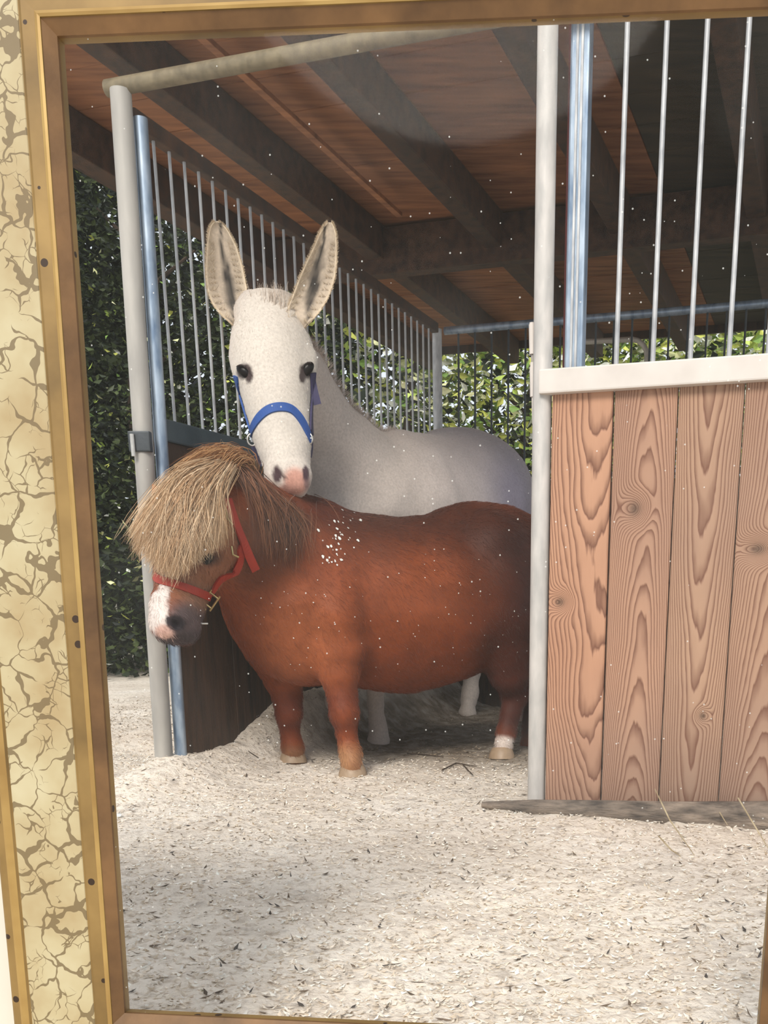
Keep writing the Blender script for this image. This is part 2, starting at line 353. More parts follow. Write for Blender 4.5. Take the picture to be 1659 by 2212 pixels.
g = MB().box(fp(-.002, -.002, -.009), fu*(LW+.004), fv*(LH+.004), fn*.002).build('glass_pane', glass, fr)
g['label'] = 'clear glass pane with dust specks and painted reflection haze'
o = MB().box(fp(-.145, -.17, -.02)+Vector((0, 0, 0)), -fu*1.1, fv*1.05, -fn*.1).build('wall_left', plaster); tag(o, 'white plastered wall at the left of the frame', None, None, 'structure')

# ------------------------------------------------------------ stall posts, header, partitions
def pipe(name, p0, p1, r, mat, parent=None, n=20, collar=True):
    m = MB().tube([p0, p0+(p1-p0)*.33, p0+(p1-p0)*.66, p1], r, n)
    return m.build(name, mat, parent, True)
o = pipe('gate_post', st(0, 0, -.05), st(0, 0, 2.7), .029, galv_light); tag(o, 'pale round steel post at the left edge of the wooden door', 'post')
pl0, pl1 = W(352, 1600, 3.70), W(264, 250, 3.70)
dl = (pl1-pl0)/(pl1.z-pl0.z)
post = empty('corner_post', pl0+dl*(-.02-pl0.z), 'weathered grey corner post with a slim steel pipe beside it, left of the pony', 'post')
pipe('main_post', pl0+dl*(-.02-pl0.z), pl0+dl*(2.22-pl0.z), .033, noisy('weathered_post', lin(136, 134, 130), lin(190, 186, 178), 7, .65, .15, (1, 1, .25), .2, .002), post)
q0, q1 = W(389, 1600, 3.74), W(303, 250, 3.74); dq = (q1-q0)/(q1.z-q0.z)
pipe('side_pipe', q0+dq*(-.02-q0.z), q0+dq*(2.16-q0.z), .0225, galv_blue, post)
mm = MB().box(W(318, 975, 3.66), (.075, 0, 0), (0, .03, 0), (0, 0, .065), .004)
mm.v = [v+Vector((-.063, 0, 0)) for v in mm.v]
br = mm.build('hinge_bracket', dark_steel, post)
br['label'] = 'black steel bracket'
m = MB().tube([W(300, 965, 3.655)+Vector((-.02, 0, -.03)), W(300, 965, 3.655)+Vector((-.02, 0, .04))], .008, 10); m.build('hinge_pin', silver, br, True)
o = pipe('header_pipe', st(1.45, .0, 2.235), st(-1.2, 0, 2.235), .024, header_m); tag(o, 'dull beige pipe spanning the top of the stall opening', 'pipe')
o = MB().box(st(-.055, .04, 0), U*-.055, V*.05, (0, 0, 2.75), .006).add([], []).build('door_post', galv_blue, None, False)
dp = o; tag(o, 'grooved blue-grey steel post behind the top of the wooden door', 'post')
for k in (.018, .032):
    MB().box(st(-.055-k, .034, 0), U*-.007, V*.007, (0, 0, 2.74), .001).build('groove_rib', galv, dp)
o = MB().box(st(-.02, .16, 0), U*-.06, V*.06, (0, 0, 2.7), .003).build('door_jamb', board_red); tag(o, 'dark red wooden jamb in the gap between the two steel posts', 'jamb')

# left partition
AL = 1.405
part = empty('stall_partition', st(AL, 1.4, .1), 'left stall partition of steel bars over dark boards behind the mule', 'partition')
bar_me = MB().tube([(0, 0, 0), (0, 0, .89)], .0056, 8).build('bar_src', galv, None, True).data
bpy.data.objects.remove(bpy.data.objects['bar_src'])
def put(name, me, parent, p):
    o = bpy.data.objects.new(name, me); COL.objects.link(o); o.parent = parent; o.location = Vector(p)-parent.location; return o
for i in range(31): put('bar', bar_me, part, st(AL, .164-.088+.088*i, 1.27))
MB().box(st(AL+.02, .045, 2.145), U*-.04, V*2.78, (0, 0, .05), .004).build('top_rail', beam_m, part)
MB().box(st(AL+.028, .06, 1.20), U*-.056, V*2.74, (0, 0, .075), .006).build('middle_rail', navy_rail, part)
for i in range(15):
    MB().box(st(AL+.02, .055+i*.183, -.03), U*-.035-U*random.uniform(0, .004), V*.179, (0, 0, 1.235), .003).build('board', board_dark, part)
pipe('end_post', st(AL, 2.85, -.05), st(AL, 2.85, 2.17), .028, galv, part)
# rear partition
rear = empty('rear_partition', st(.4, 2.9, 0), 'rear stall partition with thin bars and dark boards behind the white mule', 'partition')
MB().tube([st(AL-.03, 2.9, 2.17), st(-1.8, 2.9, 2.17)], .022, 12).build('top_rail', galv_blue, rear, True)
bar2 = MB().tube([(0, 0, 0), (0, 0, .87)], .006, 6).build('bar_src', dark_steel, None, True).data
bpy.data.objects.remove(bpy.data.objects['bar_src'])
for i in range(30): put('bar', bar2, rear, st(AL-.115-.102*i, 2.9, 1.30))
MB().box(st(AL-.03, 2.87, 1.24), U*-3.2, V*.05, (0, 0, .07), .005).build('middle_rail', beam_m, rear)
for i in range(17): MB().box(st(AL-.03-i*.187, 2.88, -.03), U*-.183, V*.03, (0, 0, 1.275), .003).build('board', board_dark, rear)
# bright hinge rods behind the gate post
hr = empty('hinge_rod', st(.055, .03, 1.0), 'white turned hinge rod on the left side of the tall steel post', 'hinge')
b0 = W(1153, 945, 3.30); b1 = W(1149, 697, 3.30); dd = b1-b0
def seg(t0, t1, r): return MB().tube([b0+dd*t0, b0+dd*t1], r, 12)
for t0, t1, nm, r in ((.73, .985, 'barrel', .0095), (.985, 1.0, 'cap', .0075), (.36, .62, 'barrel', .0095), (.62, .66, 'cap', .0075), (.66, .73, 'rod', .0045), (.48, .74, 'rod', .0045), (.12, .36, 'rod', .0048)):
    seg(t0, t1, r).build(nm, white_steel, hr, True)
MB().box(b0+dd*.5, (.03, 0, 0), (0, .01, 0), (0, 0, .03)).build('hinge_plate', white_steel, hr)

# wooden door with bars
door = empty('stall_door', st(-.6, 0, 0), 'tall stable door of four knotty grained boards under steel bars, right side', 'door')
MB().box(st(-.0, -.045, 1.257), U*-1.35, V*.05, (0, 0, .067), .005).build('top_rail', white_steel, door)['label'] = 'white painted steel rail'
bar3 = MB().tube([(0, 0, 0), (0, 0, 1.42)], .0073, 10).build('bar_src', galv, None, True).data
bpy.data.objects.remove(bpy.data.objects['bar_src'])
for a in (-.222, -.329, -.436, -.544, -.651, -.758, -.865, -.972, -1.08, -1.19): put('bar', bar3, door, st(a, 0, 1.31))
Rm = Matrix(((-U.x, V.x, 0), (-U.y, V.y, 0), (0, 0, 1)))
pk = [(-.033, .05, 420, -7, 9, 2.3, [(-.055, .66, .035, 7, 1.2)]), (-.222, .012, 950, 9, 5, 4.1, [(-.02, .93, .042, 9, .8)]),
      (-.409, .0, 900, -6, 4, 6.7, [(.03, .32, .022, 5, .8)]), (-.596, .03, 600, 8, 6, 8.2, [(-.028, .81, .055, 11, 2.4)]), (-.783, -.02, 800, -8, 5, 9.9, []), (-.97, .0, 800, 9, 5, 11.9, []), (-1.157, .0, 800, -7, 5, 13.1, [])]
tint = [(lin(196, 150, 120), lin(184, 138, 110)), (lin(182, 142, 116), lin(168, 132, 110)), (lin(178, 144, 118), lin(164, 132, 110)), (lin(172, 138, 114), lin(158, 126, 106)), (lin(190, 150, 120), lin(176, 140, 110))]*2
for i, (a0, xc, A, B, C, sd, kn) in enumerate(pk):
    mat = grain_mat('door_board_grain', xc, A, B, C, sd, kn, tint[i], 1.1)
    bm = bmesh.new(); bmesh.ops.create_cube(bm, size=1)
    for v in bm.verts: v.co = Vector((v.co.x*.1835, v.co.y*.028, (v.co.z+.5)*1.262))
    bmesh.ops.bevel(bm, geom=bm.edges[:], offset=.003, segments=2, affect='EDGES')
    me = bpy.data.meshes.new('board'); bm.to_mesh(me); bm.free(); me.materials.append(mat)
    o = bpy.data.objects.new('board', me); COL.objects.link(o); o.parent = door
    o.matrix_parent_inverse = Matrix.Translation(-door.location)
    o.matrix_basis = Matrix.Translation(st(a0-.0935, random.uniform(-.003, .003), 0))@Rm.to_4x4()
# grey timber sill
pts = [W(1040, 1750, 3.22), W(1150, 1760, 3.17), W(1300, 1775, 3.11), W(1450, 1790, 3.05), W(1659, 1812, 2.98), W(1800, 1826, 2.93), W(2000, 1845, 2.86)]
for p in pts: p.z = .012
m = MB().tube(pts, [.008, .026, .038, .050, .056, .056, .05], 14)
m.v = [v+Vector((noise.noise(v*9), noise.noise(v*9+Vector((5, 0, 0))), noise.noise(v*14+Vector((0, 7, 0)))))*.010 for v in m.v]
o = m.build('timber_sill', log_m, None, True); tag(o, 'grey weathered log half sunk in the sawdust under the door', 'log')
def twig(name, p, r, mat, label, group=None, cat='twig'):
    m = MB(); m.tube(p, [r]*(len(p)-1)+[r*.5], 6); o = m.build(name, mat, None, True); return tag(o, label, cat, group)
def gp(px, py, dz=0.0):
    o_ = PY-py; t = H/(F*math.sin(TH)-o_*math.cos(TH)); p = Vector(((px-PX)*t, den(py)*t, 0)); p.z = gzf(p.x, p.y)+dz; return p
for (x0, y0, x1, y1, x2, y2, d0, d1, lab) in (
    (1345, 1752, 1397, 1750, 1413, 1722, .02, .05, 'bent straw stalk touching the foot of the second door board'),
    (1412, 1766, 1445, 1810, 1500, 1848, .09, .006, 'long straw stalk lying over the log below the third board'),
    (1422, 1822, 1450, 1845, 1470, 1852, .02, .006, 'short straw stalk on the sawdust just before the log'),
    (1520, 1740, 1550, 1780, 1570, 1800, .05, .03, 'thin straw stalk leaning against the door above the log'),
    (1590, 1786, 1630, 1815, 1665, 1842, .09, .006, 'straw stalk over the log at the right edge of the picture')):
    twig('straw_stalk', [gp(x0, y0, d0), gp(x1, y1, (d0+d1)/2), gp(x2, y2, d1)], .0022, twig_m, lab, None, 'straw')
for (pp, lab) in (([(955, 1665), (985, 1652), (1030, 1660)], 'dark forked twig on the ground left of the white pony hoof'),
    ([(1000, 1655), (1012, 1668), (1022, 1678)], 'small dark twig lying below the forked twig'),
    ([(880, 1628), (920, 1634), (958, 1640)], 'thin dark twig lying between the pony front and hind hooves'),
    ([(470, 1640), (500, 1655), (560, 1662)], 'dark twig on the sawdust left of the pony front hooves')):
    twig('dark_twig', [gp(a, b, .006) for a, b in pp], .003, dtwig_m, lab)
p0 = gp(255, 1765, .004)
o = mobj('torn_print_mark', [p0+Vector(q) for q in ((-.009, -.012, 0), (.012, -.012, .002), (.013, .0, .006), (.018, .008, .004), (.006, .012, .004), (.001, .03, .002), (-.006, .028, .004), (-.008, .008, .006))], [(0, 1, 2, 3, 4, 5, 6, 7)], paper)  # torn spot of the print, added as a scrap on the ground
sm = o.modifiers.new('s', 'SOLIDIFY'); sm.thickness = .001; tag(o, 'small white torn spot of the print, added as a scrap beside the frame', 'scrap')

# ------------------------------------------------------------ roof
roof = MB().box(st(2.78, -.35, 2.785), U*-5.8, V*6.15, (0, 0, .05)).build('ceiling', ply); tag(roof, 'brown boarded roof underside', None, None, 'structure')
nb = 20
for i in range(nb):
    b0_ = -.34+i*.307
    for (a0, a1, mt) in ((2.77, .14, ply), (.135, -3.0, ply_shaded)):
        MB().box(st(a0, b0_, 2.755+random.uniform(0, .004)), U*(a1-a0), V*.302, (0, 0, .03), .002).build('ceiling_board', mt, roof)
for kx in range(-4, 4):
    a0 = .36+.72*kx
    MB().box(st(a0+.05, -.3, 2.575), U*-.1, V*6.05, (0, 0, .178), .006).build('rafter', beam_m, roof)
MB().box(st(1.52, .25, 2.66), U*-.035, V*2.3, (0, 0, .02), .002).build('batten', ply, roof)
MB().box(st(2.8, -.36, 2.69), U*-.03, V*6.17, (0, 0, .15), .004).build('fascia_board', beam_m, roof)
MB().box(st(2.78, 5.79, 2.70), U*-5.8, V*.035, (0, 0, .13), .004).build('fascia_board', board_dark, roof)
MB().box(st(2.78, 2.9, 2.5), U*-5.8, V*.1, (0, 0, .24), .004).build('cross_beam', beam_m, roof)
# pale curved pipe gate far behind the door bars
gt = empty('pipe_gate', W(1330, 760, 8.4)-Vector((0, 0, 2)), 'pale pipe gate with a rounded corner far behind the door bars', 'gate')
c0 = W(1270, 738, 8.4); c1 = W(1365, 733, 8.4); zb = .02
cr = [c0+Vector((-.12, 0, 0)), c0, c1]+[c1+Vector((.12*math.sin(t), 0, -.12*(1-math.cos(t)))) for t in (.4, .8, 1.2, 1.57)]
cr.append(Vector((cr[-1].x, cr[-1].y, zb)))
MB().tube(cr, .02, 10).build('outer_pipe', pipe_c, gt, True)
for k in range(3): MB().tube([Vector((cr[0].x, cr[0].y, .6+.5*k)), Vector((cr[-1].x, cr[-1].y, .6+.5*k))], .014, 8).build('cross_pipe', pipe_c, gt, True)
MB().tube([cr[0]+Vector((0, 0, 0)), Vector((cr[0].x, cr[0].y, zb))], .02, 10).build('end_pipe', pipe_c, gt, True)

# ------------------------------------------------------------ trees and shrubs
def tree(name, x, y, h, r, n, label, bright, base=0.0, lsz=.05, cat='tree', group=None, trunk=True):
    e = empty(name, (x, y, 0), label, cat, group)
    cl = 26; cc = np.stack([rng.normal(0, .45*r, cl), rng.normal(0, .45*r, cl), base+(h-base)*rng.random(cl)], -1)
    which = rng.integers(0, cl, n); sd = .26*r
    p = cc[which]+np.clip(rng.normal(0, 1, (n, 3)), -1.7, 1.7)*np.array([sd, sd, sd*1.1]); p[:, 2] = np.abs(p[:, 2]-.02)+.02
    q = rng.random(n)
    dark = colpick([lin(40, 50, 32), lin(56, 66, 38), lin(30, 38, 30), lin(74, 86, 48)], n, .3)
    sunlit_col = colpick([lin(226, 232, 120), lin(190, 214, 104), lin(246, 248, 190), lin(140, 176, 90), lin(248, 250, 236)], n, .15)  # sunlight painted as pale leaf colour, dark leaves paint the shade
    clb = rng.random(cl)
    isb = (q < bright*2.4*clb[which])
    cols = np.where(isb[:, None], sunlit_col, dark)
    pw = p+np.array([x, y, 0])
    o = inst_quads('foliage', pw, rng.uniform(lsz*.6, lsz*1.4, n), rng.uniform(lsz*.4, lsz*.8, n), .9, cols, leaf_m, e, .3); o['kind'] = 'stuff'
    if trunk:
        top = Vector((x+r*.1, y, h*.85)); mid = Vector((x-r*.08, y+.05, h*.4))
        MB().tube([Vector((x, y, -.05)), mid, top], [.09, .07, .02], 10).build('trunk', bark, e, True)
        for k in range(5):
            a = random.uniform(0, 6.28); s_ = mid.lerp(top, random.uniform(0, .8))
            MB().tube([s_, s_+Vector((math.cos(a)*r*.4, math.sin(a)*r*.4, r*.3))], [.03, .01], 6).build('branch', bark, e, True)
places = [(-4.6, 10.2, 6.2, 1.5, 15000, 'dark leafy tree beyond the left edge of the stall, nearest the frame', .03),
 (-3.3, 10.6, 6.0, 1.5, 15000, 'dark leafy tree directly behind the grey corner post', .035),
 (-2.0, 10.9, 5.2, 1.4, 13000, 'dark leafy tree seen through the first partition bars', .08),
 (-.75, 11.4, 4.4, 1.3, 8500, 'tree with sunlight painted on its leaves, seen through the bars right of the mule head', .6),
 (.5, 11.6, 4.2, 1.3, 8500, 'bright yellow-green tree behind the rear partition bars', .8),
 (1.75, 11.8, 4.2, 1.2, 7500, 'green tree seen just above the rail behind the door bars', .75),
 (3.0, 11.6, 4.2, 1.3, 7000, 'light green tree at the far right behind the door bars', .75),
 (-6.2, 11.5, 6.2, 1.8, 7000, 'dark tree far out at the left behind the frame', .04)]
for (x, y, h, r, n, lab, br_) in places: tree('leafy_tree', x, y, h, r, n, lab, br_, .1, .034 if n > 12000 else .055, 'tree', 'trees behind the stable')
for (x, y, h, r, n, lab, br_) in [(-3.7, 9.0, 1.6, .75, 4500, 'low dark shrub on the sand left of the corner post', .03), (-5.0, 9.1, 1.7, .8, 4500, 'low dark shrub farthest left beyond the sand', .05), (-2.5, 9.6, 1.5, .7, 4000, 'low dark shrub behind the pony forelock', .04)]:
    tree('low_shrub', x, y, h, r, n, lab, br_, .05, .04, 'shrub', 'shrubs along the sand', False)
tree('tree_line', -5.6, 15.5, 7.5, 3.0, 16000, 'dense dark trees filling the distance at the left', .01, 0, .16, 'trees', None, False)

# ------------------------------------------------------------ implicit surfaces for the animals
class SDF:
    def __init__(s, lo, hi, h):
        s.lo = np.array(lo, float); s.h = h; s.n = np.ceil((np.array(hi)-s.lo)/h).astype(int)+1
        s.g = np.full(s.n, .5, np.float32)
    def blk(s, lo, hi):
        i0 = np.maximum(((lo-s.lo)/s.h).astype(int), 0); i1 = np.minimum(((hi-s.lo)/s.h).astype(int)+2, s.n)
        ax = [s.lo[k]+s.h*np.arange(i0[k], i1[k]) for k in range(3)]
        return tuple(slice(i0[k], i1[k]) for k in range(3)), np.meshgrid(*ax, indexing='ij', sparse=True)
    def cone(s, a, b, ra, rb, k=.05, flat=None, sub=False):
        a = np.array(a, float); b = np.array(b, float); R = max(ra, rb)*(max(1, flat[1]) if flat else 1)+k+3*s.h
        sl, (x, y, z) = s.blk(np.minimum(a, b)-R, np.maximum(a, b)+R)
        ab = b-a; L = max(ab@ab, 1e-9)
        px, py, pz = x-a[0], y-a[1], z-a[2]
        t = np.clip((px*ab[0]+py*ab[1]+pz*ab[2])/L, 0, 1)
        qx, qy, qz = px-t*ab[0], py-t*ab[1], pz-t*ab[2]
        if flat:
            fx = np.array(flat[0]); fx = fx/np.linalg.norm(fx); m = (qx*fx[0]+qy*fx[1]+qz*fx[2])*(1/flat[1]-1)
            qx, qy, qz = qx+m*fx[0], qy+m*fx[1], qz+m*fx[2]
        d = np.sqrt(qx*qx+qy*qy+qz*qz)-(ra+t*(rb-ra))
        g = s.g[sl]
        if sub: d = -d; h = np.maximum(k-np.abs(g-d), 0)/k; s.g[sl] = np.maximum(g, d)+h*h*k/4
        else: h = np.maximum(k-np.abs(g-d), 0)/k; s.g[sl] = np.minimum(g, d)-h*h*k/4
    def chain(s, pts, k=.05, flat=None):
        for p, q in zip(pts[:-1], pts[1:]): s.cone(p[0], q[0], p[1], q[1], k, flat)
    def mesh(s):
        g = s.g; ins = g < 0; n = g.shape
        c = np.zeros(tuple(m-1 for m in n), np.int8)
        for i in (0, 1):
            for j in (0, 1):
                for k in (0, 1): c += ins[i:n[0]-1+i, j:n[1]-1+j, k:n[2]-1+k]
        act = (c > 0) & (c < 8); ci = np.argwhere(act); idm = np.full(act.shape, -1, np.int64); idm[act] = np.arange(len(ci))
        acc = np.zeros((len(ci), 3)); cnt = np.zeros(len(ci))
        for ax in range(3):
            o1, o2 = [q for q in range(3) if q != ax]
            for u in (0, 1):
                for v in (0, 1):
                    A = ci.copy(); A[:, o1] += u; A[:, o2] += v; B = A.copy(); B[:, ax] += 1
                    ga = g[tuple(A.T)]; gb = g[tuple(B.T)]; m = (ga < 0) != (gb < 0)
                    t = ga[m]/(ga[m]-gb[m]); P = A[m].astype(float); P[:, ax] += t; acc[m] += P; cnt[m] += 1
        Vv = s.lo+s.h*acc/cnt[:, None]; quads = []
        for ax in range(3):
            o1, o2 = [(1, 2), (2, 0), (0, 1)][ax]
            sa = [slice(None)]*3; sb = [slice(None)]*3; sa[ax] = slice(0, -1); sb[ax] = slice(1, None)
            ia, ib = ins[tuple(sa)], ins[tuple(sb)]; e = np.argwhere(ia != ib)
            e = e[(e[:, o1] > 0) & (e[:, o2] > 0) & (e[:, o1] < n[o1]-1) & (e[:, o2] < n[o2]-1)]
            fl = ia[tuple(e.T)]
            def cid(d1, d2): q = e.copy(); q[:, o1] += d1; q[:, o2] += d2; return idm[tuple(q.T)]
            Q = np.stack([cid(-1, -1), cid(0, -1), cid(0, 0), cid(-1, 0)], -1); Q[~fl] = Q[~fl][:, ::-1]; quads.append(Q)
        return Vv, np.concatenate(quads)
def S(px, py, Y, rpx): return (W(px, py, Y), RM(rpx, py, Y))
def relax(Vv, Q, it=2):
    for _ in range(it):
        s_ = np.zeros_like(Vv); c_ = np.zeros(len(Vv))
        for i in range(4):
            a, b = Q[:, i], Q[:, (i+1) % 4]
            for d in range(3): s_[:, d] += np.bincount(a, Vv[b, d], len(Vv))+np.bincount(b, Vv[a, d], len(Vv))
            c_ += np.bincount(a, minlength=len(Vv))+np.bincount(b, minlength=len(Vv))
        Vv = .5*Vv+.5*s_/np.maximum(c_, 1)[:, None]
    return Vv
def spots(Vv, base, lst):
    c = np.tile(np.array(base[:3]), (len(Vv), 1))
    for (p, r, col, soft, amt) in lst:                # soft coat markings, plus shade painted into the coat
        p = np.array(p); d = np.linalg.norm((Vv-p)/np.array(r), axis=1); m = np.clip((1+soft-d)/(2*soft+1e-6), 0, 1)[:, None]*amt; m = m*m*(3-2*m)
        c = c*(1-m)+np.array(col[:3])*m
    return np.concatenate([c, np.ones((len(c), 1))], 1)
def bvh_of(Vv, Q): return BVHTree.FromPolygons([tuple(v) for v in Vv], [tuple(map(int, q)) for q in Q])
def cr_path(P, n):
    out = []; Q = [P[0]]+list(P)+[P[-1]]
    for i in range(1, len(Q)-2):
        a, b, c, d = Q[i-1:i+3]
        for k in range(n):
            t = k/n; out.append(.5*((2*b)+(c-a)*t+(2*a-5*b+4*c-d)*t*t+(3*b-a-3*c+d)*t**3))
    return out+[Q[-2]]
def strap(name, pts, width, mat, bvh, parent, snap=True, th=.0035, lift=.003):
    P = cr_path([W(*p) for p in pts], 6); L = []; camp = Vector((0, 0, H))
    for p in P:
        if snap:
            h = bvh.ray_cast(camp, (p-camp).normalized())
            if h[0] is None or abs(h[0].y-p.y) > .16: h = bvh.find_nearest(p)
            q, nn = h[0], h[1]
        else: q, nn = p, (camp-p).normalized()
        L.append((q, nn.normalized()))
    for _ in range(3):
        L = [(L[i][0] if i in (0, len(L)-1) else (L[i-1][0]+L[i][0]*2+L[i+1][0])/4, (L[max(i-1, 0)][1]+L[i][1]+L[min(i+1, len(L)-1)][1]).normalized()) for i in range(len(L))]
    vs = []; fs = []
    for i, (q, nn) in enumerate(L):
        t = (L[min(i+1, len(L)-1)][0]-L[max(i-1, 0)][0]).normalized(); s_ = nn.cross(t).normalized()
        for (a, b) in ((-1, 0), (1, 0), (1, 1), (-1, 1)): vs.append(q+s_*a*width/2+nn*(lift+b*th-(0 if b else .004)))
    for i in range(len(L)-1):
        for k in range(4): fs.append((i*4+k, i*4+(k+1) % 4, (i+1)*4+(k+1) % 4, (i+1)*4+k))
    fs += [(0, 1, 2, 3), tuple((len(L)-1)*4+k for k in (3, 2, 1, 0))]
    m = MB(); m.v = vs; m.f = fs; return m.build(name, mat, parent, False)
def ring(name, p, r, t, mat, parent, nrm, sx=1.0):
    nrm = Vector(nrm).normalized(); x = nrm.cross(Vector((0, 0, 1))).normalized(); y = nrm.cross(x); P = [p+x*math.cos(k*math.pi/8)*r*sx+y*math.sin(k*math.pi/8)*r for k in range(17)]
    return MB().tube(P, t, 8).build(name, mat, parent, True)
def strands(name, curves, wid, cols, mat, parent):
    """curves (n, m, 3) -> thin tapered ribbons in one mesh"""
    C = np.asarray(curves); n, m, _ = C.shape
    T = np.gradient(C, axis=1); T /= np.linalg.norm(T, axis=2, keepdims=True)+1e-9
    r = rng.normal(0, 1, (n, 1, 3)); Sd = np.cross(T, r); Sd /= np.linalg.norm(Sd, axis=2, keepdims=True)+1e-9
    ww = np.broadcast_to(np.asarray(wid).reshape(-1, 1, 1), (n, 1, 1))*np.linspace(1, .15, m).reshape(1, m, 1)**.7
    Vv = np.stack([C-Sd*ww, C+Sd*ww], 2).reshape(-1, 3)
    i = (np.arange(n)[:, None]*m+np.arange(m-1)[None, :]).ravel()*2
    o = npmesh(name, Vv, np.stack([i, i+1, i+3, i+2], -1), mat, parent, True); setcol(o, np.repeat(cols, m*2, axis=0)); o['kind'] = 'stuff'; return o
def guide_hair(guides, n, m=7, jr=.008, jt=.02, jd=.02, len_j=.15, clump=40):
    G = np.array([[list(p) for p in cr_path([W(*q) for q in g], 6)] for g in guides]); ng, gm, _ = G.shape
    u = rng.random(n)*(ng-1); cu = (np.floor(rng.random(n)*clump)+.5)/clump*(ng-1)
    t = np.linspace(0, 1, m)
    out = np.zeros((n, m, 3)); e = rng.normal(0, 1, (n, 3)); e2 = rng.normal(0, 1, (n, 3)); L = 1-rng.random(n)*len_j
    for k in range(m):
        uu = u*(1-.7*t[k])+cu*.7*t[k] if clump else u
        i = np.clip(uu.astype(int), 0, ng-2); f = (uu-i)[:, None]
        s_ = t[k]*L*(gm-1); j = np.clip(s_.astype(int), 0, gm-2); fj = (s_-j)[:, None]
        A = G[i, j]*(1-fj)+G[i, j+1]*fj; B = G[i+1, j]*(1-fj)+G[i+1, j+1]*fj
        out[:, k] = A*(1-f)+B*f+e*jr+e2*np.array([jt, jd, jt])*t[k]
    return out

def fur(name, Vv, Q, cols, n, ln, wid, flow, mat, parent, lift=.35, jit=.22):
    a, b, c, d = [Vv[Q[:, k]] for k in range(4)]; nr = np.cross(c-a, d-b); nr /= np.linalg.norm(nr, axis=1)[:, None]+1e-9
    f = rng.integers(0, len(Q), n); w1, w2 = rng.random((2, n, 1)); p = (a[f]*(1-w1)+b[f]*w1)*(1-w2)+(d[f]*(1-w1)+c[f]*w1)*w2
    nf = nr[f]; fl = np.array(flow)+rng.normal(0, .25, (n, 3)); fl -= nf*(fl*nf).sum(1)[:, None]; fl /= np.linalg.norm(fl, axis=1)[:, None]+1e-9
    L_ = (ln*rng.uniform(.5, 1.2, n))[:, None]; d1 = fl+nf*lift
    C = np.stack([p-nf*.001, p+d1*L_*.5, p+(d1-nf*lift*.45)*L_], 1)
    cc = cols[Q[f, 0]].copy(); cc[:, :3] *= rng.uniform(1-jit, 1+jit, (n, 1))
    return strands(name, C, np.full(n, wid), np.clip(cc, 0, 1), mat, parent)
def muscles(Vv, Q, amp, sc):
    bm = np.zeros_like(Vv); n_ = np.cross(Vv[Q[:, 2]]-Vv[Q[:, 0]], Vv[Q[:, 3]]-Vv[Q[:, 1]])
    for k in range(4): np.add.at(bm, Q[:, k], n_)
    bm /= np.linalg.norm(bm, axis=1)[:, None]+1e-9
    nz = np.array([noise.noise(Vector(v)*sc)+.5*noise.noise(Vector(v)*sc*2.3) for v in Vv]); return Vv+bm*(nz*amp)[:, None]
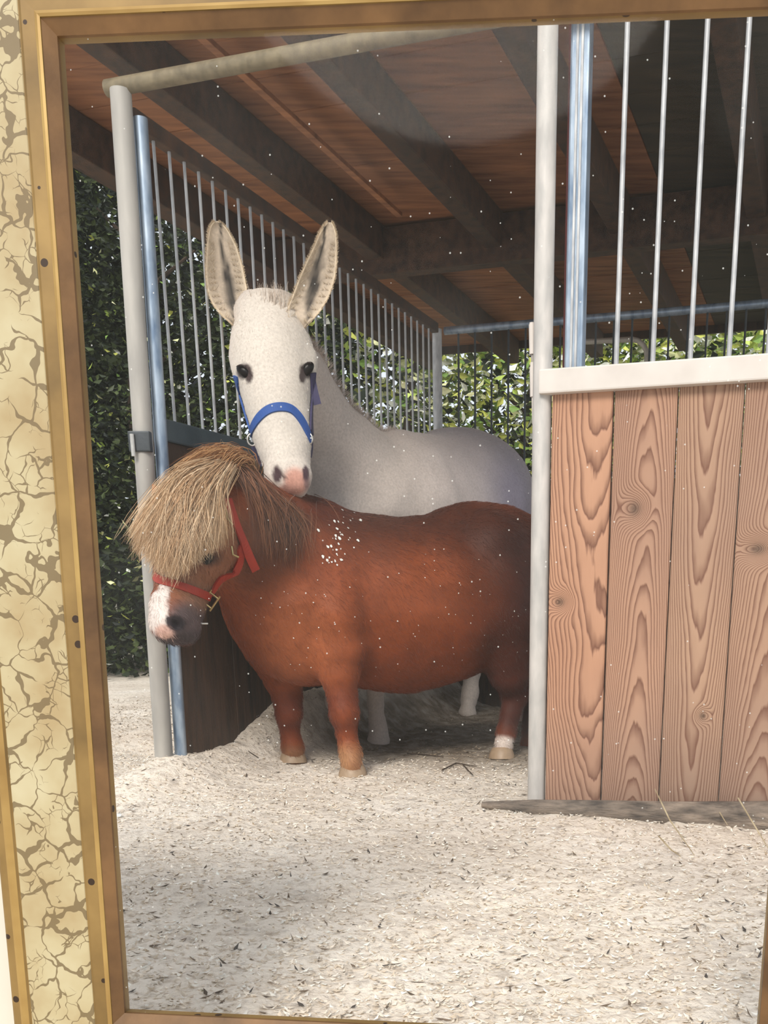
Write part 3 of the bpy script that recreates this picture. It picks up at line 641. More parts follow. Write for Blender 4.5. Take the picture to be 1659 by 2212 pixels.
# ------------------------------------------------------------ the pony
def build_pony():
    root = empty('pony', (-.3, 4.1, 0), 'small stocky chestnut pony with a bushy blond forelock and red halter', 'pony')
    s = SDF((-1.45, 3.15, -.03), (.62, 4.95, 1.22), .0085)
    # trunk
    s.chain([S(700, 1290, 4.12, 158), S(790, 1305, 4.18, 164), S(880, 1314, 4.25, 163), S(965, 1292, 4.32, 158), S(1050, 1262, 4.40, 150), S(1110, 1262, 4.46, 135)], .10)
    s.cone(*[S(690, 1190, 4.10, 95)[0], S(800, 1215, 4.2, 95)[0]], RM(85, 1190, 4.1), RM(75, 1190, 4.2), .08)
    s.cone(S(1010, 1210, 4.38, 1)[0], S(1060, 1215, 4.42, 1)[0], RM(103, 1200, 4.4), RM(100, 1200, 4.4), .08)
    # shoulder, chest
    s.chain([S(660, 1240, 4.02, 135), S(640, 1335, 3.98, 125), S(655, 1395, 3.96, 80)], .08)
    s.cone(S(580, 1320, 4.02, 1)[0], S(600, 1385, 4.02, 1)[0], RM(84, 1320, 4), RM(68, 1390, 4), .07)
    s.cone(S(720, 1330, 3.93, 1)[0], S(735, 1400, 3.88, 1)[0], RM(72, 1330, 3.9), RM(55, 1400, 3.9), .05)
    # neck
    s.chain([S(640, 1215, 4.03, 132), S(570, 1175, 3.90, 112), S(500, 1120, 3.72, 96), S(462, 1105, 3.62, 72)], .09, ((.3, -.95, 0), .85))
    s.cone(S(560, 1290, 3.95, 1)[0], S(500, 1180, 3.72, 1)[0], RM(75, 1290, 3.95), RM(66, 1180, 3.7), .07)
    # head
    s.chain([S(450, 1105, 3.60, 66), S(412, 1160, 3.50, 66), S(394, 1235, 3.43, 54), S(378, 1310, 3.37, 43), S(374, 1345, 3.35, 44)], .04)
    s.cone(S(452, 1185, 3.55, 1)[0], S(440, 1235, 3.53, 1)[0], RM(58, 1185, 3.55), RM(42, 1235, 3.53), .05)
    s.cone(S(430, 1250, 3.50, 1)[0], S(395, 1350, 3.40, 1)[0], RM(30, 1250, 3.5), RM(30, 1350, 3.4), .04)
    s.cone(S(365, 1352, 3.33, 1)[0], S(398, 1362, 3.36, 1)[0], RM(34, 1352, 3.33), RM(28, 1362, 3.36), .03)
    s.cone(S(383, 1374, 3.365, 1)[0], S(398, 1376, 3.39, 1)[0], RM(20, 1375, 3.4), RM(20, 1375, 3.4), .02)
    s.cone(S(376, 1345, 3.285, 1)[0], S(384, 1352, 3.30, 1)[0], RM(9, 1345, 3.3), RM(6, 1352, 3.3), .012, None, True)      # nostril
    s.chain([S(364, 1334, 3.295, 7), S(378, 1326, 3.29, 8), S(392, 1334, 3.305, 8), S(394, 1350, 3.31, 7)], .012)
    s.cone(S(352, 1380, 3.29, 1)[0], S(408, 1381, 3.32, 1)[0], RM(3, 1380, 3.3), RM(3, 1380, 3.3), .01, None, True)        # mouth
    s.cone(S(436, 1190, 3.45, 1)[0], S(458, 1188, 3.47, 1)[0], RM(18, 1190, 3.45), RM(16, 1190, 3.46), .03)               # brow
    # right fore leg (left in view)
    s.chain([S(592, 1400, 4.06, 60), S(610, 1455, 4.07, 42), S(620, 1510, 4.07, 29), S(624, 1545, 4.07, 25), S(628, 1580, 4.08, 18.5), S(631, 1610, 4.08, 19), S(633, 1632, 4.07, 22)], .03)
    s.cone(gp_at(4.07, 633)[0], gp_at(4.05, 633, .035)[0], .045, .034, .01)
    # left fore leg (nearer)
    s.chain([S(722, 1395, 3.90, 62), S(733, 1455, 3.87, 40), S(741, 1510, 3.86, 30), S(744, 1545, 3.85, 26), S(749, 1585, 3.86, 19), S(755, 1620, 3.85, 20), S(760, 1645, 3.83, 23)], .03)
    s.cone(gp_at(3.83, 762)[0], gp_at(3.81, 762, .035)[0], .046, .035, .01)
    # left hind leg
    s.chain([S(1105, 1330, 4.36, 96), S(1092, 1400, 4.27, 62), S(1100, 1455, 4.28, 40), S(1112, 1500, 4.33, 27), S(1104, 1540, 4.31, 19), S(1094, 1580, 4.29, 17), S(1088, 1608, 4.26, 19)], .035)
    s.cone(gp_at(4.25, 1084)[0], gp_at(4.25, 1088, .035)[0], .043, .034, .01)
    # right hind leg
    s.chain([S(1120, 1330, 4.55, 90), S(1130, 1400, 4.58, 60), S(1145, 1460, 4.62, 38), S(1160, 1500, 4.68, 26), S(1152, 1545, 4.66, 18), S(1145, 1585, 4.64, 18)], .035)
    s.cone(gp_at(4.62, 1142)[0], gp_at(4.62, 1144, .035)[0], .043, .034, .01)
    s.cone(S(700, 1150, 3.98, 1)[0], S(728, 1330, 3.86, 1)[0], RM(48, 1150, 4), RM(58, 1330, 3.9), .04)
    s.cone(S(650, 1452, 3.92, 1)[0], S(668, 1420, 3.86, 1)[0], RM(10, 1450, 3.9), RM(6, 1420, 3.9), .05, None, True)
    s.cone(S(1062, 1190, 4.20, 1)[0], S(1100, 1330, 4.20, 1)[0], RM(70, 1190, 4.2), RM(66, 1330, 4.2), .06)
    for (x_, y_, Y_, r_) in ((623, 1540, 4.055, 27), (744, 1540, 3.835, 28), (1112, 1503, 4.34, 28), (633, 1618, 4.07, 22), (757, 1628, 3.83, 23)): s.cone(*[S(x_, y_, Y_, 1)[0]]*2, RM(r_, y_, Y_), RM(r_, y_, Y_), .02)
    # flank fold, crease behind the elbow
    s.cone(S(1040, 1385, 4.22, 1)[0], S(1085, 1330, 4.24, 1)[0], RM(24, 1385, 4.2), RM(30, 1330, 4.2), .05)
    Vv, Q = s.mesh(); Vv = relax(Vv, Q, 2)
    Vv = muscles(Vv, Q, .0055, 7)
    ch = lin(134, 66, 34); dk = lin(84, 38, 24)
    sp = [(W(880, 1130, 4.25), (.5, .5, .16), lin(84, 42, 25), .5, .9), (W(1120, 1300, 4.35), (.28, .5, .3), lin(62, 30, 22), .5, .95), (W(1100, 1180, 4.3), (.22, .5, .14), lin(66, 34, 24), .6, .9), (W(900, 1290, 4.0), (.3, .4, .2), lin(142, 72, 36), .5, .6),  # back and rump darkened, shading contrast put into the coat colour
          (W(650, 1380, 3.85), (.2, .3, .2), lin(160, 90, 54), .5, .8), (W(560, 1170, 3.8), (.16, .3, .18), lin(104, 64, 44), .4, .8), (W(700, 1120, 4.1), (.12, .3, .08), lin(90, 42, 30), .5, .8),
          (W(1105, 1480, 4.3), (.14, .3, .22), lin(80, 38, 26), .3, .9), (W(738, 1525, 3.86), (.07, .07, .11), lin(86, 38, 26), .4, .85), (W(622, 1535, 4.07), (.07, .07, .10), lin(86, 38, 26), .4, .85),
          (W(756, 1645, 3.85), (.07, .09, .075), lin(178, 132, 92), .35, .9), (W(634, 1635, 4.07), (.07, .09, .055), lin(140, 96, 66), .35, .9), (W(1086, 1625, 4.26), (.07, .09, .075), lin(214, 200, 190), .15, 1),
          (W(430, 1220, 3.45), (.15, .2, .2), lin(156, 104, 74), .35, .85), (W(446, 1202, 3.44), (.04, .08, .03), lin(60, 44, 40), .5, .9),
          (W(415, 1340, 3.36), (.075, .16, .065), lin(98, 84, 84), .35, .9), (W(385, 1378, 3.34), (.09, .16, .030), lin(72, 62, 64), .4, .9),
          (W(340, 1322, 3.31), (.045, .12, .066), lin(226, 214, 206), .1, 1), (W(352, 1282, 3.31), (.020, .12, .055), lin(226, 214, 206), .12, 1), (W(358, 1364, 3.30), (.032, .10, .022), lin(210, 172, 158), .2, .9), (W(430, 1290, 3.42), (.07, .1, .05), lin(150, 112, 88), .4, .7),
          (W(380, 1346, 3.285), (.026, .05, .026), lin(44, 38, 42), .25, 1), (W(366, 1340, 3.29), (.008, .04, .016), lin(60, 52, 56), .3, .9)]
    sp.append((W(400, 1120, 3.42), (.15, .2, .09), lin(190, 146, 98), .3, .9))
    body = npmesh('body', Vv, Q, coat, root); cb_ = spots(Vv, ch, sp); setcol(body, cb_); bv = bvh_of(Vv, Q)
    fur('short_coat', Vv, Q, cb_, 75000, .020, .0008, (.55, .15, -.8), hair_m, root)
    for (hx, hy) in ((633, 4.07), (762, 3.83), (1084, 4.25)):
        p0 = gp_at(hy, hx)[0]; p0.z = gzf(p0.x, p0.y)-.006
        m = MB().tube([p0, p0+Vector((0, .002, .018)), p0+Vector((0, .006, .036)), p0+Vector((0, .008, .046))], [.0575, .054, .0475, .040], 20); m.build('hoof', hoof_m, root, True)
    # eye
    e = MB(); c = bv.find_nearest(W(446, 1204, 3.4)); bm = bmesh.new(); bmesh.ops.create_uvsphere(bm, u_segments=16, v_segments=10, radius=.027)
    bmesh.ops.scale(bm, vec=(1.25, .8, .85), verts=bm.verts); bm.verts.index_update()
    e.add([c[0]-c[1]*.006+v.co for v in bm.verts], [[v.index for v in f.verts] for f in bm.faces]); bm.free(); e.build('eye', eye_m, root, True)
    # ears (left ear mostly inside the hair)
    for (pts) in ([(337, 1062, 3.56, 10), (331, 1048, 3.56, 3)], ):
        m = MB(); P = [W(352, 1085, 3.56), W(340, 1066, 3.56), W(330, 1046, 3.57)]; m.tube(P, [.026, .02, .003], 10); o = m.build('ear', coat, root, True); setcol(o, [lin(168, 106, 68)]*len(o.data.vertices))
    m = MB(); P = [W(505, 1060, 3.62), W(520, 1025, 3.64), W(528, 1000, 3.66)]; m.tube(P, [.034, .026, .004], 12); o = m.build('ear', coat, root, True); setcol(o, [lin(120, 72, 46)]*len(o.data.vertices))
    # forelock
    G = [[(485, 1000, 3.60), (390, 1012, 3.46), (318, 1075, 3.38), (272, 1148, 3.36)], [(482, 1004, 3.60), (385, 1030, 3.42), (315, 1120, 3.34), (290, 1185, 3.33)], [(480, 1004, 3.6), (388, 1042, 3.41), (340, 1135, 3.31), (318, 1210, 3.31)],
         [(480, 1004, 3.6), (398, 1052, 3.40), (362, 1145, 3.29), (345, 1235, 3.29)], [(482, 1006, 3.6), (415, 1060, 3.4), (388, 1150, 3.28), (375, 1250, 3.28)], [(486, 1008, 3.6), (432, 1062, 3.4), (412, 1150, 3.29), (402, 1225, 3.28)],
         [(490, 1008, 3.6), (450, 1062, 3.42), (440, 1140, 3.33), (432, 1200, 3.31)], [(494, 1008, 3.6), (466, 1062, 3.44), (466, 1130, 3.37), (462, 1185, 3.35)], [(498, 1010, 3.6), (480, 1062, 3.47), (488, 1120, 3.42), (492, 1172, 3.41)]]
    cs = guide_hair(G, 8000, 9, .010, .010, .020, .22, 46)
    hc = colpick([lin(218, 188, 150), lin(206, 174, 136), lin(228, 202, 168), lin(190, 152, 114)], len(cs), .1)
    o = strands('forelock', cs, rng.uniform(.0006, .0014, len(cs)), hc, hair_m, root); o['label'] = 'bushy blond forelock'
    # top tuft of the mane falling forward and back
    G = [[(470, 1000, 3.62), (440, 985, 3.58), (400, 1005, 3.52), (360, 1040, 3.50)], [(500, 1000, 3.64), (480, 982, 3.60), (440, 985, 3.56), (400, 1015, 3.52)], [(520, 1010, 3.66), (515, 985, 3.64), (490, 980, 3.60), (455, 1010, 3.55)], [(545, 1030, 3.70), (550, 1000, 3.66), (530, 990, 3.62), (500, 1030, 3.58)]]
    cs = guide_hair(G, 1500, 7, .010, .010, .015, .3, 14); hc = colpick([lin(186, 138, 92), lin(160, 110, 72), lin(200, 158, 112)], len(cs), .1)
    strands('mane', cs, rng.uniform(.0008, .0017, len(cs)), hc, hair_m, root)['label'] = 'light tuft of mane on the poll'
    G = [[(500, 1005, 3.62), (525, 1040, 3.56), (540, 1110, 3.56), (548, 1190, 3.60)], [(540, 1025, 3.70), (562, 1060, 3.66), (590, 1120, 3.64), (600, 1215, 3.70)], [(590, 1075, 3.88), (612, 1092, 3.80), (640, 1140, 3.78), (650, 1230, 3.80)],
         [(650, 1092, 4.0), (672, 1108, 3.93), (690, 1150, 3.88), (705, 1215, 3.88)], [(690, 1088, 4.08), (716, 1110, 4.0), (738, 1150, 3.96), (752, 1200, 3.95)]]
    cs = guide_hair(G, 2600, 8, .012, .012, .02, .4, 30); hc = colpick([lin(112, 74, 54), lin(128, 84, 60), lin(96, 64, 50), lin(142, 96, 68)], len(cs), .15)
    strands('mane', cs, rng.uniform(.0008, .0016, len(cs)), hc, hair_m, root)['label'] = 'brown mane over the neck'
    # tail
    G = [[(1150, 1215, 4.55), (1172, 1300, 4.55), (1150, 1450, 4.50), (1128, 1590, 4.48)], [(1165, 1215, 4.6), (1195, 1300, 4.6), (1185, 1450, 4.55), (1170, 1600, 4.52)]]
    cs = guide_hair(G, 1400, 8, .012, .02, .03, .2, 12); hc = colpick([lin(78, 42, 30), lin(96, 54, 36), lin(64, 36, 28)], len(cs), .15)
    strands('tail', cs, rng.uniform(.0009, .0018, len(cs)), hc, hair_m, root)
    # halter
    hal = mobj('halter', [], [], red_web, root) if False else strap('halter', [(336, 1243, 3.34), (346, 1253, 3.33), (375, 1262, 3.32), (410, 1274, 3.36), (438, 1284, 3.42), (452, 1290, 3.45)], .026, red_web, bv, root, lift=.004)
    hal['label'] = 'red webbing halter with brass fittings'
    strap('cheek_strap', [(462, 1288, 3.47), (484, 1270, 3.48), (506, 1240, 3.52), (518, 1205, 3.54), (514, 1180, 3.54)], .028, red_web, bv, hal, lift=.005)
    strap('crown_strap', [(550, 1228, 3.62), (534, 1196, 3.58), (516, 1160, 3.55), (500, 1118, 3.55), (488, 1080, 3.55)], .030, red_web, bv, hal, lift=.012)
    cb = bv.find_nearest(W(456, 1292, 3.4)); nn = cb[1]
    bk = MB(); ctr = W(455, 1297, 3.44); x = Vector((.55, .1, .8)).normalized(); y = Vector((.8, .1, -.55)).normalized(); x = (Vector((.62, 0, .78))).normalized(); y = Vector((.78, 0, -.62)).normalized()
    w_, h_ = .020, .017
    cr_ = [ctr+x*w_+y*h_, ctr+x*w_-y*h_, ctr-x*w_-y*h_, ctr-x*w_+y*h_]
    for i in range(4):
        a, b = cr_[i], cr_[(i+1) % 4]; d_ = (b-a)*.25 if i % 2 == 1 else Vector(); bk.tube([a-d_, b+d_], .0036, 8)
    bk.build('buckle', brass, hal, True)
    R_ = [ctr+(-y*math.cos(t)*1.0-x*math.sin(t))*.036 for t in np.linspace(-.5, 1.7, 12)]
    MB().tube(R_, .0038, 8).build('ring', brass, hal, True)
    MB().tube([W(428, 1342, 3.40), W(436, 1347, 3.40), W(449, 1347, 3.41)], .003, 8).build('ring', silver, hal, True)
    for (px, py, Yy, r_) in ((495, 1110, 3.44, .022), (508, 1190, 3.46, .010)):
        P = [W(px-8, py-10, Yy), W(px-5, py+8, Yy-.004), W(px+8, py+24 if r_ > .02 else py+14, Yy)]; MB().tube(P, .0035, 8).build('strap_keeper', brass, hal, True)
    # scratches of the print, added as pale flakes on the coat
    fl = []
    for (px, py, n_, sd) in ((735, 1130, 16, 22), (750, 1155, 10, 18), (716, 1208, 10, 8), (728, 1185, 8, 16), (900, 1300, 40, 130), (1060, 1330, 26, 60), (640, 1330, 22, 70), (395, 1120, 8, 40)):
        for _ in range(n_):
            o_ = Vector((0, 0, H)); d_ = (W(px+random.gauss(0, sd), py+random.gauss(0, sd), 4)-o_).normalized(); h = bv.ray_cast(o_, d_)
            if h[0] is not None: fl.append((h[0]+h[1]*.004, h[1], random.uniform(.0025, .009) if sd < 25 else random.uniform(.0012, .0032)))
    vs = []; fs = []
    for (p, nn, r_) in fl:
        t = nn.cross(Vector((random.random(), random.random(), random.random()))).normalized(); s2 = nn.cross(t); k0 = len(vs); m_ = 5
        vs += [p+(t*math.cos(q*2*math.pi/m_)*random.uniform(.6, 1.2)+s2*math.sin(q*2*math.pi/m_)*random.uniform(.4, 1))*r_ for q in range(m_)]; fs.append(tuple(range(k0, k0+m_)))
    o = mobj('print_scratch_flakes', vs, fs, paper, root); o['kind'] = 'stuff'
    return root
def gp_at(Yv, px, up=0.0):
    """hoof position on the ground under picture column px at depth Yv"""
    py = 1640
    for _ in range(6):
        p = W(px, py, Yv); z = gzf(p.x, p.y)+.012+up; py += (p.z-z)*den(py)**2/F/Yv
    return (W(px, py, Yv), py)
build_pony()

# ------------------------------------------------------------ the mule
def build_mule():
    root = empty('mule', (-.3, 5.1, 0), 'tall white mule with long ears and a blue halter, chin over the pony', 'mule')
    s = SDF((-1.15, 3.75, -.03), (.62, 6.45, 1.75), .0095)
    s.chain([S(787, 1095, 4.86, 118), S(857, 1105, 5.05, 143), S(925, 1125, 5.30, 158), S(975, 1115, 5.55, 155), S(1005, 1095, 5.80, 142), S(1010, 1110, 5.95, 120)], .12)
    s.cone(S(840, 1040, 4.98, 1)[0], S(890, 1060, 5.15, 1)[0], RM(92, 1040, 5), RM(90, 1060, 5.15), .09)
    s.cone(S(965, 1030, 5.65, 1)[0], S(1010, 1045, 5.85, 1)[0], RM(90, 1030, 5.6), RM(90, 1045, 5.8), .08)
    s.cone(S(735, 1130, 4.75, 1)[0], S(745, 1220, 4.75, 1)[0], RM(100, 1130, 4.8), RM(85, 1220, 4.8), .1)
    s.chain([S(608, 740, 4.280, 62), S(632, 815, 4.46, 70), S(662, 895, 4.58, 82), S(720, 1000, 4.76, 108), S(786, 1080, 4.86, 118)], .07)
    # head
    fl = ((0, 1, 0), 1.0)
    s.chain([S(580, 700, 4.120, 76), S(589, 765, 4.090, 82), S(594, 820, 4.050, 75), S(600, 880, 4.000, 64), S(609, 940, 3.950, 55), S(618, 990, 3.905, 44), S(622, 1020, 3.880, 43)], .05)
    s.cone(S(590, 800, 4.220, 1)[0], S(610, 930, 4.070, 1)[0], RM(60, 800, 4.3), RM(42, 930, 4.15), .06)
    s.cone(S(526, 800, 4.030, 1)[0], S(520, 780, 4.060, 1)[0], RM(17, 800, 4.1), RM(16, 780, 4.1), .04)
    s.cone(S(660, 796, 4.040, 1)[0], S(666, 776, 4.060, 1)[0], RM(17, 800, 4.1), RM(16, 780, 4.1), .04)
    s.cone(S(600, 1028, 3.850, 1)[0], S(648, 1026, 3.855, 1)[0], RM(28, 1028, 3.93), RM(24, 1026, 3.93), .03)
    s.cone(S(618, 1046, 3.855, 1)[0], S(644, 1046, 3.855, 1)[0], RM(22, 1046, 3.93), RM(22, 1046, 3.93), .025)
    s.cone(S(625, 1060, 3.880, 1)[0], S(643, 1060, 3.880, 1)[0], RM(17, 1060, 3.95), RM(16, 1060, 3.95), .02)
    s.cone(S(589, 1012, 3.805, 1)[0], S(603, 1034, 3.795, 1)[0], RM(5, 1012, 3.9), RM(8, 1034, 3.9), .012, None, True)
    s.cone(S(661, 1008, 3.805, 1)[0], S(657, 1030, 3.800, 1)[0], RM(4, 1008, 3.9), RM(7, 1034, 3.9), .012, None, True)
    s.cone(S(612, 1063, 3.795, 1)[0], S(655, 1063, 3.795, 1)[0], RM(2.4, 1062, 3.9), RM(2.4, 1062, 3.9), .008, None, True)
    # ear roots
    s.cone(S(533, 675, 4.160, 1)[0], S(515, 650, 4.170, 1)[0], RM(27, 690, 4.2), RM(22, 660, 4.2), .03)
    s.cone(S(632, 678, 4.160, 1)[0], S(650, 650, 4.170, 1)[0], RM(28, 690, 4.2), RM(22, 660, 4.2), .03)
    # legs
    def leg(pts, hx, hy): s.chain(pts, .03); s.cone(gp_at(hy, hx)[0], gp_at(hy, hx+1, .05)[0], .055, .040, .012)
    leg([S(790, 1260, 4.82, 70), S(800, 1360, 4.76, 42), S(808, 1440, 4.75, 24), S(812, 1480, 4.75, 21), S(812, 1520, 4.75, 16), S(815, 1560, 4.74, 16.5), S(818, 1580, 4.73, 19)], 818, 4.72)
    leg([S(725, 1260, 4.78, 66), S(722, 1360, 4.76, 42), S(722, 1440, 4.75, 24), S(722, 1480, 4.75, 21), S(721, 1520, 4.75, 16), S(720, 1560, 4.74, 16.5), S(719, 1580, 4.73, 19)], 719, 4.71)
    leg([S(1005, 1200, 5.85, 95), S(1008, 1290, 5.80, 60), S(1022, 1370, 5.95, 32), S(1026, 1400, 5.98, 25), S(1020, 1450, 5.95, 18), S(1016, 1495, 5.92, 17), S(1012, 1515, 5.9, 19)], 1010, 5.86)
    leg([S(1060, 1200, 5.75, 80), S(1090, 1290, 5.65, 55), S(1125, 1380, 5.75, 32), S(1138, 1410, 5.78, 25), S(1136, 1460, 5.74, 18), S(1133, 1510, 5.68, 17), S(1132, 1530, 5.66, 19)], 1131, 5.62)
    # tail
    s.chain([S(1060, 1060, 6.05, 28), S(1105, 1150, 6.12, 18), S(1110, 1260, 6.1, 14)], .04)
    Vv, Q = s.mesh(); Vv = relax(Vv, Q, 2)
    Vv = muscles(Vv, Q, .006, 5.5)
    wh = lin(218, 206, 196)
    sp = [(W(1060, 1060, 5.6), (.4, .9, .5), lin(196, 186, 190), .6, .7), (W(1110, 1090, 5.5), (.14, .9, .3), lin(160, 154, 176), .6, .7), (W(590, 800, 3.920), (.2, .3, .42), lin(216, 207, 195), .3, 1),  # bluish shade on the rump painted into the coat
          (W(638, 1042, 3.790), (.045, .08, .052), lin(214, 160, 142), .3, .95), (W(622, 1060, 3.800), (.04, .06, .025), lin(206, 156, 140), .3, .9),
          (W(612, 1052, 3.790), (.012, .04, .012), lin(120, 90, 84), .5, .6), (W(662, 1044, 3.820), (.012, .05, .04), lin(140, 112, 112), .5, .7), (W(607, 1022, 3.790), (.007, .04, .008), lin(70, 48, 48), .4, .9), (W(613, 1031, 3.790), (.008, .04, .009), lin(80, 54, 54), .4, .8),
          (W(597, 1024, 3.795), (.017, .05, .030), lin(76, 54, 58), .2, 1), (W(659, 1020, 3.805), (.012, .05, .030), lin(76, 54, 62), .2, 1),
          (W(525, 801, 3.940), (.038, .06, .024), lin(64, 48, 46), .2, 1), (W(539, 814, 3.930), (.018, .06, .022), lin(64, 48, 46), .25, .95), (W(661, 798, 3.950), (.026, .07, .028), lin(64, 48, 46), .2, 1), (W(651, 812, 3.940), (.011, .06, .022), lin(64, 48, 46), .25, .95)]
    sp += [(W(625+random.gauss(0, 14), 1052+random.gauss(0, 9), 3.87), (.004, .04, .003), lin(96, 62, 60), .5, .8) for _ in range(9)]
    body = npmesh('body', Vv, Q, coat_w, root); cb_ = spots(Vv, wh, sp); setcol(body, cb_); bv = bvh_of(Vv, Q)
    fur('short_coat', Vv, Q, cb_, 60000, .009, .0006, (.3, .1, -.9), hair_m, root, .3, .07)
    def hit(px, py):
        o_ = Vector((0, 0, H)); return bv.ray_cast(o_, (W(px, py, 4)-o_).normalized())
    for (px, py, tilt) in ((529, 803, .55), (661, 798, -.7)):
        h = hit(px, py)
        if h[0] is None: h = bv.find_nearest(W(px, py, 4.05))
        bm = bmesh.new(); bmesh.ops.create_uvsphere(bm, u_segments=18, v_segments=12, radius=.029); bmesh.ops.scale(bm, vec=(1.2, .6, .66), verts=bm.verts)
        bmesh.ops.rotate(bm, verts=bm.verts, cent=(0, 0, 0), matrix=Matrix.Rotation(tilt, 3, 'Y')); bm.verts.index_update()
        MB().add([h[0]+Vector((0, .006, 0))+v.co for v in bm.verts], [[v.index for v in f.verts] for f in bm.faces]).build('eye', eye_m, root, True); bm.free()
        # lashes and lid
        cs = []
        for k in range(60):
            u = random.uniform(-1, 1); b0 = h[0]+Vector((math.cos(tilt)*u*.028, -.012, -math.sin(tilt)*u*.028+.018*(1-u*u)))
            cs.append([b0+Vector((u*.006*q, -.008*q, (.002-.006*q)*q)) for q in np.linspace(0, 1.2, 4)])
        strands('eyelashes', cs, .0009, colpick([lin(60, 44, 42)], 60, .1), hair_m, root)
    # ears
    def ear(rows, yb, dk):
        nu = 13; rows = [(y_, xl, xr) for (y_, xl, xr) in rows]; P = []; n_ = 22
        ysr = np.array([r_[0] for r_ in rows]); xl = np.array([r_[1] for r_ in rows]); xr = np.array([r_[2] for r_ in rows])
        tt = np.linspace(0, 1, n_)**1.0; yq = ysr[0]+(ysr[-1]-ysr[0])*(1-(1-tt)**1.0)
        yq = ysr[0]+(ysr[-1]-ysr[0])*tt**1.35
        vs = []; cols = []
        for y_ in yq:
            l, r_ = np.interp(y_, ysr, xl), np.interp(y_, ysr, xr); c, hw = (l+r_)/2, max((r_-l)/2, .6)
            dep = RM(hw, y_, 4.2)*.95
            for i in range(nu):
                u = -1+2*i/(nu-1); a = u*1.35
                X_ = c+hw*math.sin(a)/math.sin(1.35); Yd = np.interp(y_, [480, 620, 690, 716], [4.13, 4.09, 4.02, 4.10])+yb+dep*(math.cos(a)-math.cos(1.35))-.02
                vs.append(W(X_, y_, Yd))
                dc = np.interp(y_, dk[0], dk[1]); dw = np.interp(y_, dk[0], dk[2]); dd_ = abs(X_-dc)/max(dw, 1); edge = min(1, abs(u)**3)
                k1 = max(0, min(1, 1.5-dd_+random.uniform(-.35, .35)))
                base = np.array(lin(206, 190, 170)[:3])*(1-edge)+np.array(lin(234, 216, 188)[:3])*edge
                cols.append(list(base*(1-k1)+np.array(lin(62, 58, 54)[:3])*k1)+[1])
        fs = [(j*nu+i, j*nu+i+1, (j+1)*nu+i+1, (j+1)*nu+i) for j in range(n_-1) for i in range(nu-1)]
        o = mobj('ear', vs, fs, coat_w, root, True); setcol(o, cols)
        sol = o.modifiers.new('thick', 'SOLIDIFY'); sol.thickness = .007; sol.offset = 0; ss = o.modifiers.new('sub', 'SUBSURF'); ss.levels = ss.render_levels = 1
        # soft hair along the rim and inside
        cs = []; hc = []
        for _ in range(1500):
            j = random.randrange(1, n_); sd = random.choice((0, nu-1)); p = vs[j*nu+sd].lerp(vs[(j-1)*nu+sd], random.random())
            out_ = (vs[j*nu+sd]-vs[j*nu+nu//2]); out_.y = 0; out_.normalize()
            d_ = (out_*random.uniform(-.2, .9)+Vector((0, -.3, random.uniform(.1, .9)))).normalized()*random.uniform(.004, .011)
            cs.append([p+d_*q for q in (0, .35, .7, 1)]); hc.append(lin(228, 208, 178))
        for _ in range(700):
            j = random.randrange(7, n_); i = random.choice((1, 2, 3, nu-4, nu-3, nu-2)); p = vs[j*nu+i]; q_ = vs[j*nu+nu//2]
            d_ = ((q_-p)*random.uniform(.15, .5)+Vector((0, -.012, .022*random.uniform(.3, 1)))); cs.append([p+d_*q for q in (0, .35, .7, 1)]); hc.append(lin(206, 190, 166))
        strands('ear_hair', cs, .0007, np.array(hc), hair_m, o)
    ear([(478, 464, 470), (484, 456, 482), (500, 451, 494), (530, 447, 510), (565, 445, 521), (600, 445, 529), (630, 449, 534), (655, 458, 539), (675, 472, 541), (692, 490, 538), (706, 508, 530), (716, 516, 522)], 0, ([530, 600, 625, 660, 690], [478, 494, 500, 501, 505], [3, 10, 15, 10, 3]))
    ear([(480, 708, 716), (487, 700, 721), (505, 690, 726), (535, 677, 728), (570, 660, 727), (600, 647, 724), (630, 636, 715), (655, 625, 703), (675, 620, 690), (692, 628, 674), (706, 638, 662), (716, 646, 652)], 0, ([520, 560, 605, 650, 680], [700, 690, 681, 671, 668], [3, 8, 13, 9, 3]))
    # poll tuft
    cs = []
    for _ in range(420):
        b0 = W(587+random.gauss(0, 15), 672+random.gauss(0, 5), 4.0+random.uniform(0, .08)); d_ = Vector((random.gauss(0, .012), random.gauss(-.005, .01), random.uniform(.04, .10)))
        cs.append([b0+d_*q+Vector((0, 0, -.01*q*q)) for q in np.linspace(0, 1, 5)])
    strands('forelock', cs, .0011, colpick([lin(216, 200, 184), lin(196, 180, 164)], 420, .08), hair_m, root)['label'] = 'short pale tuft between the ears'
    cs = []
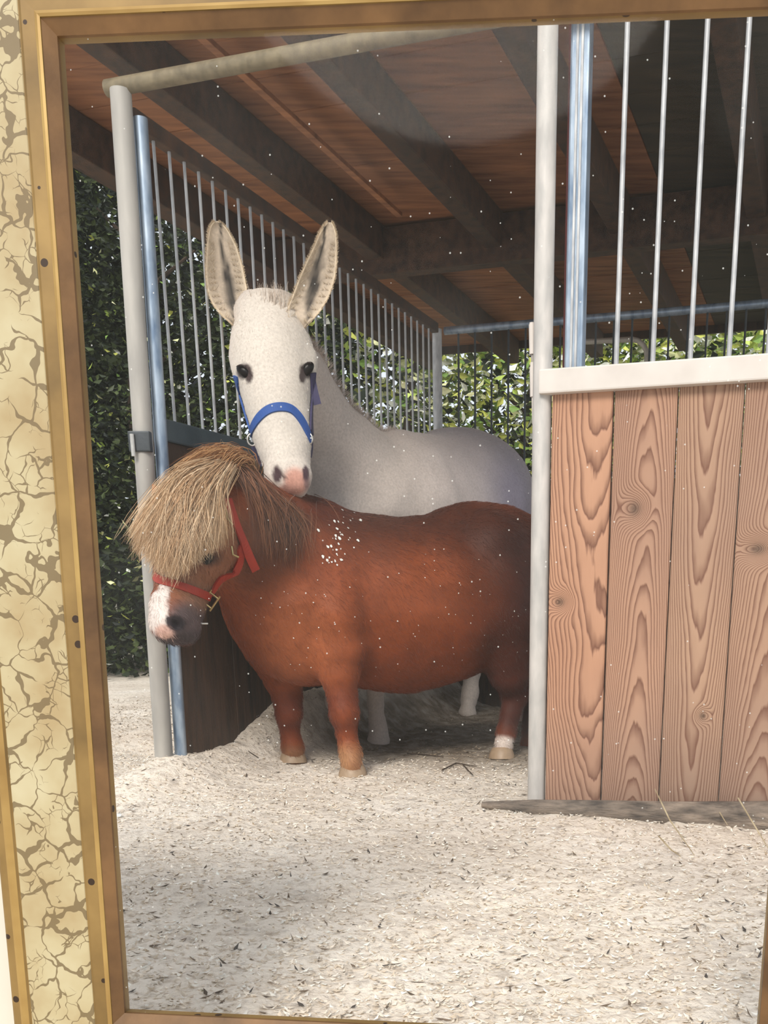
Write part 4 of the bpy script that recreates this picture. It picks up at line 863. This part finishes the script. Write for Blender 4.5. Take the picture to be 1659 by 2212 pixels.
    for _ in range(1600):
        t = random.random(); q_ = [(655, 735, 4.280), (690, 800, 4.46), (735, 872, 4.6), (790, 918, 4.76), (850, 944, 4.95)]
        f_ = t*4; i = min(int(f_), 3); f_ -= i; b0 = W(*[q_[i][k]*(1-f_)+q_[i+1][k]*f_ for k in range(3)]); h = bv.find_nearest(b0)
        d_ = (h[1]*.5+Vector((.4, 0, .6))).normalized()*random.uniform(.008, .024); b0 = h[0]+Vector((random.gauss(0, .01), random.gauss(0, .012), 0)); cs.append([b0+d_*q for q in (0, .35, .7, 1)])
    strands('mane', cs, .0009, colpick([lin(206, 194, 184), lin(190, 176, 166)], len(cs), .08), hair_m, root)
    # halter
    def hs(name, pts, wd, mat, par, lift=.004):
        return strap(name, pts, wd, mat, bv, par, True, .003, lift)
    hal = hs('halter', [(541, 936, 3.940), (556, 908, 3.920), (578, 887, 3.900), (603, 880, 3.890), (628, 884, 3.890), (648, 904, 3.900), (662, 930, 3.920), (671, 952, 3.950)], .032, blue_web, root)
    hal['label'] = 'blue webbing halter'
    hs('cheek_strap', [(511, 812, 4.080), (518, 850, 4.050), (528, 892, 4.010), (541, 930, 3.980)], .028, blue_web, hal, .006)
    hs('cheek_strap', [(674, 805, 4.100), (673, 845, 4.060), (670, 890, 4.020), (670, 935, 3.980)], .030, navy_web, hal, .006)
    strap('loose_end', [(672, 812, 4.040), (678, 842, 4.030), (686, 874, 4.030)], .028, navy_web, bv, hal, False)
    strap('chin_strap', [(551, 962, 3.980), (558, 985, 3.990), (570, 1003, 4.000)], .030, navy_web, bv, hal, False)
    strap('chin_strap', [(669, 948, 3.950), (670, 965, 3.960), (667, 988, 3.970)], .022, navy_web, bv, hal, False)
    ring('ring', W(544, 950, 3.920), .020, .0032, silver, hal, (.3, -1, 0), .8); ring('ring', W(668, 948, 3.920), .018, .0032, silver, hal, (-.3, -1, 0), .7)
    MB().tube([W(566, 975, 3.910), W(570, 990, 3.905), W(574, 1003, 3.900)], .0028, 8).build('clip', silver, hal, True)
build_mule()
bpy.context.view_layer.update()
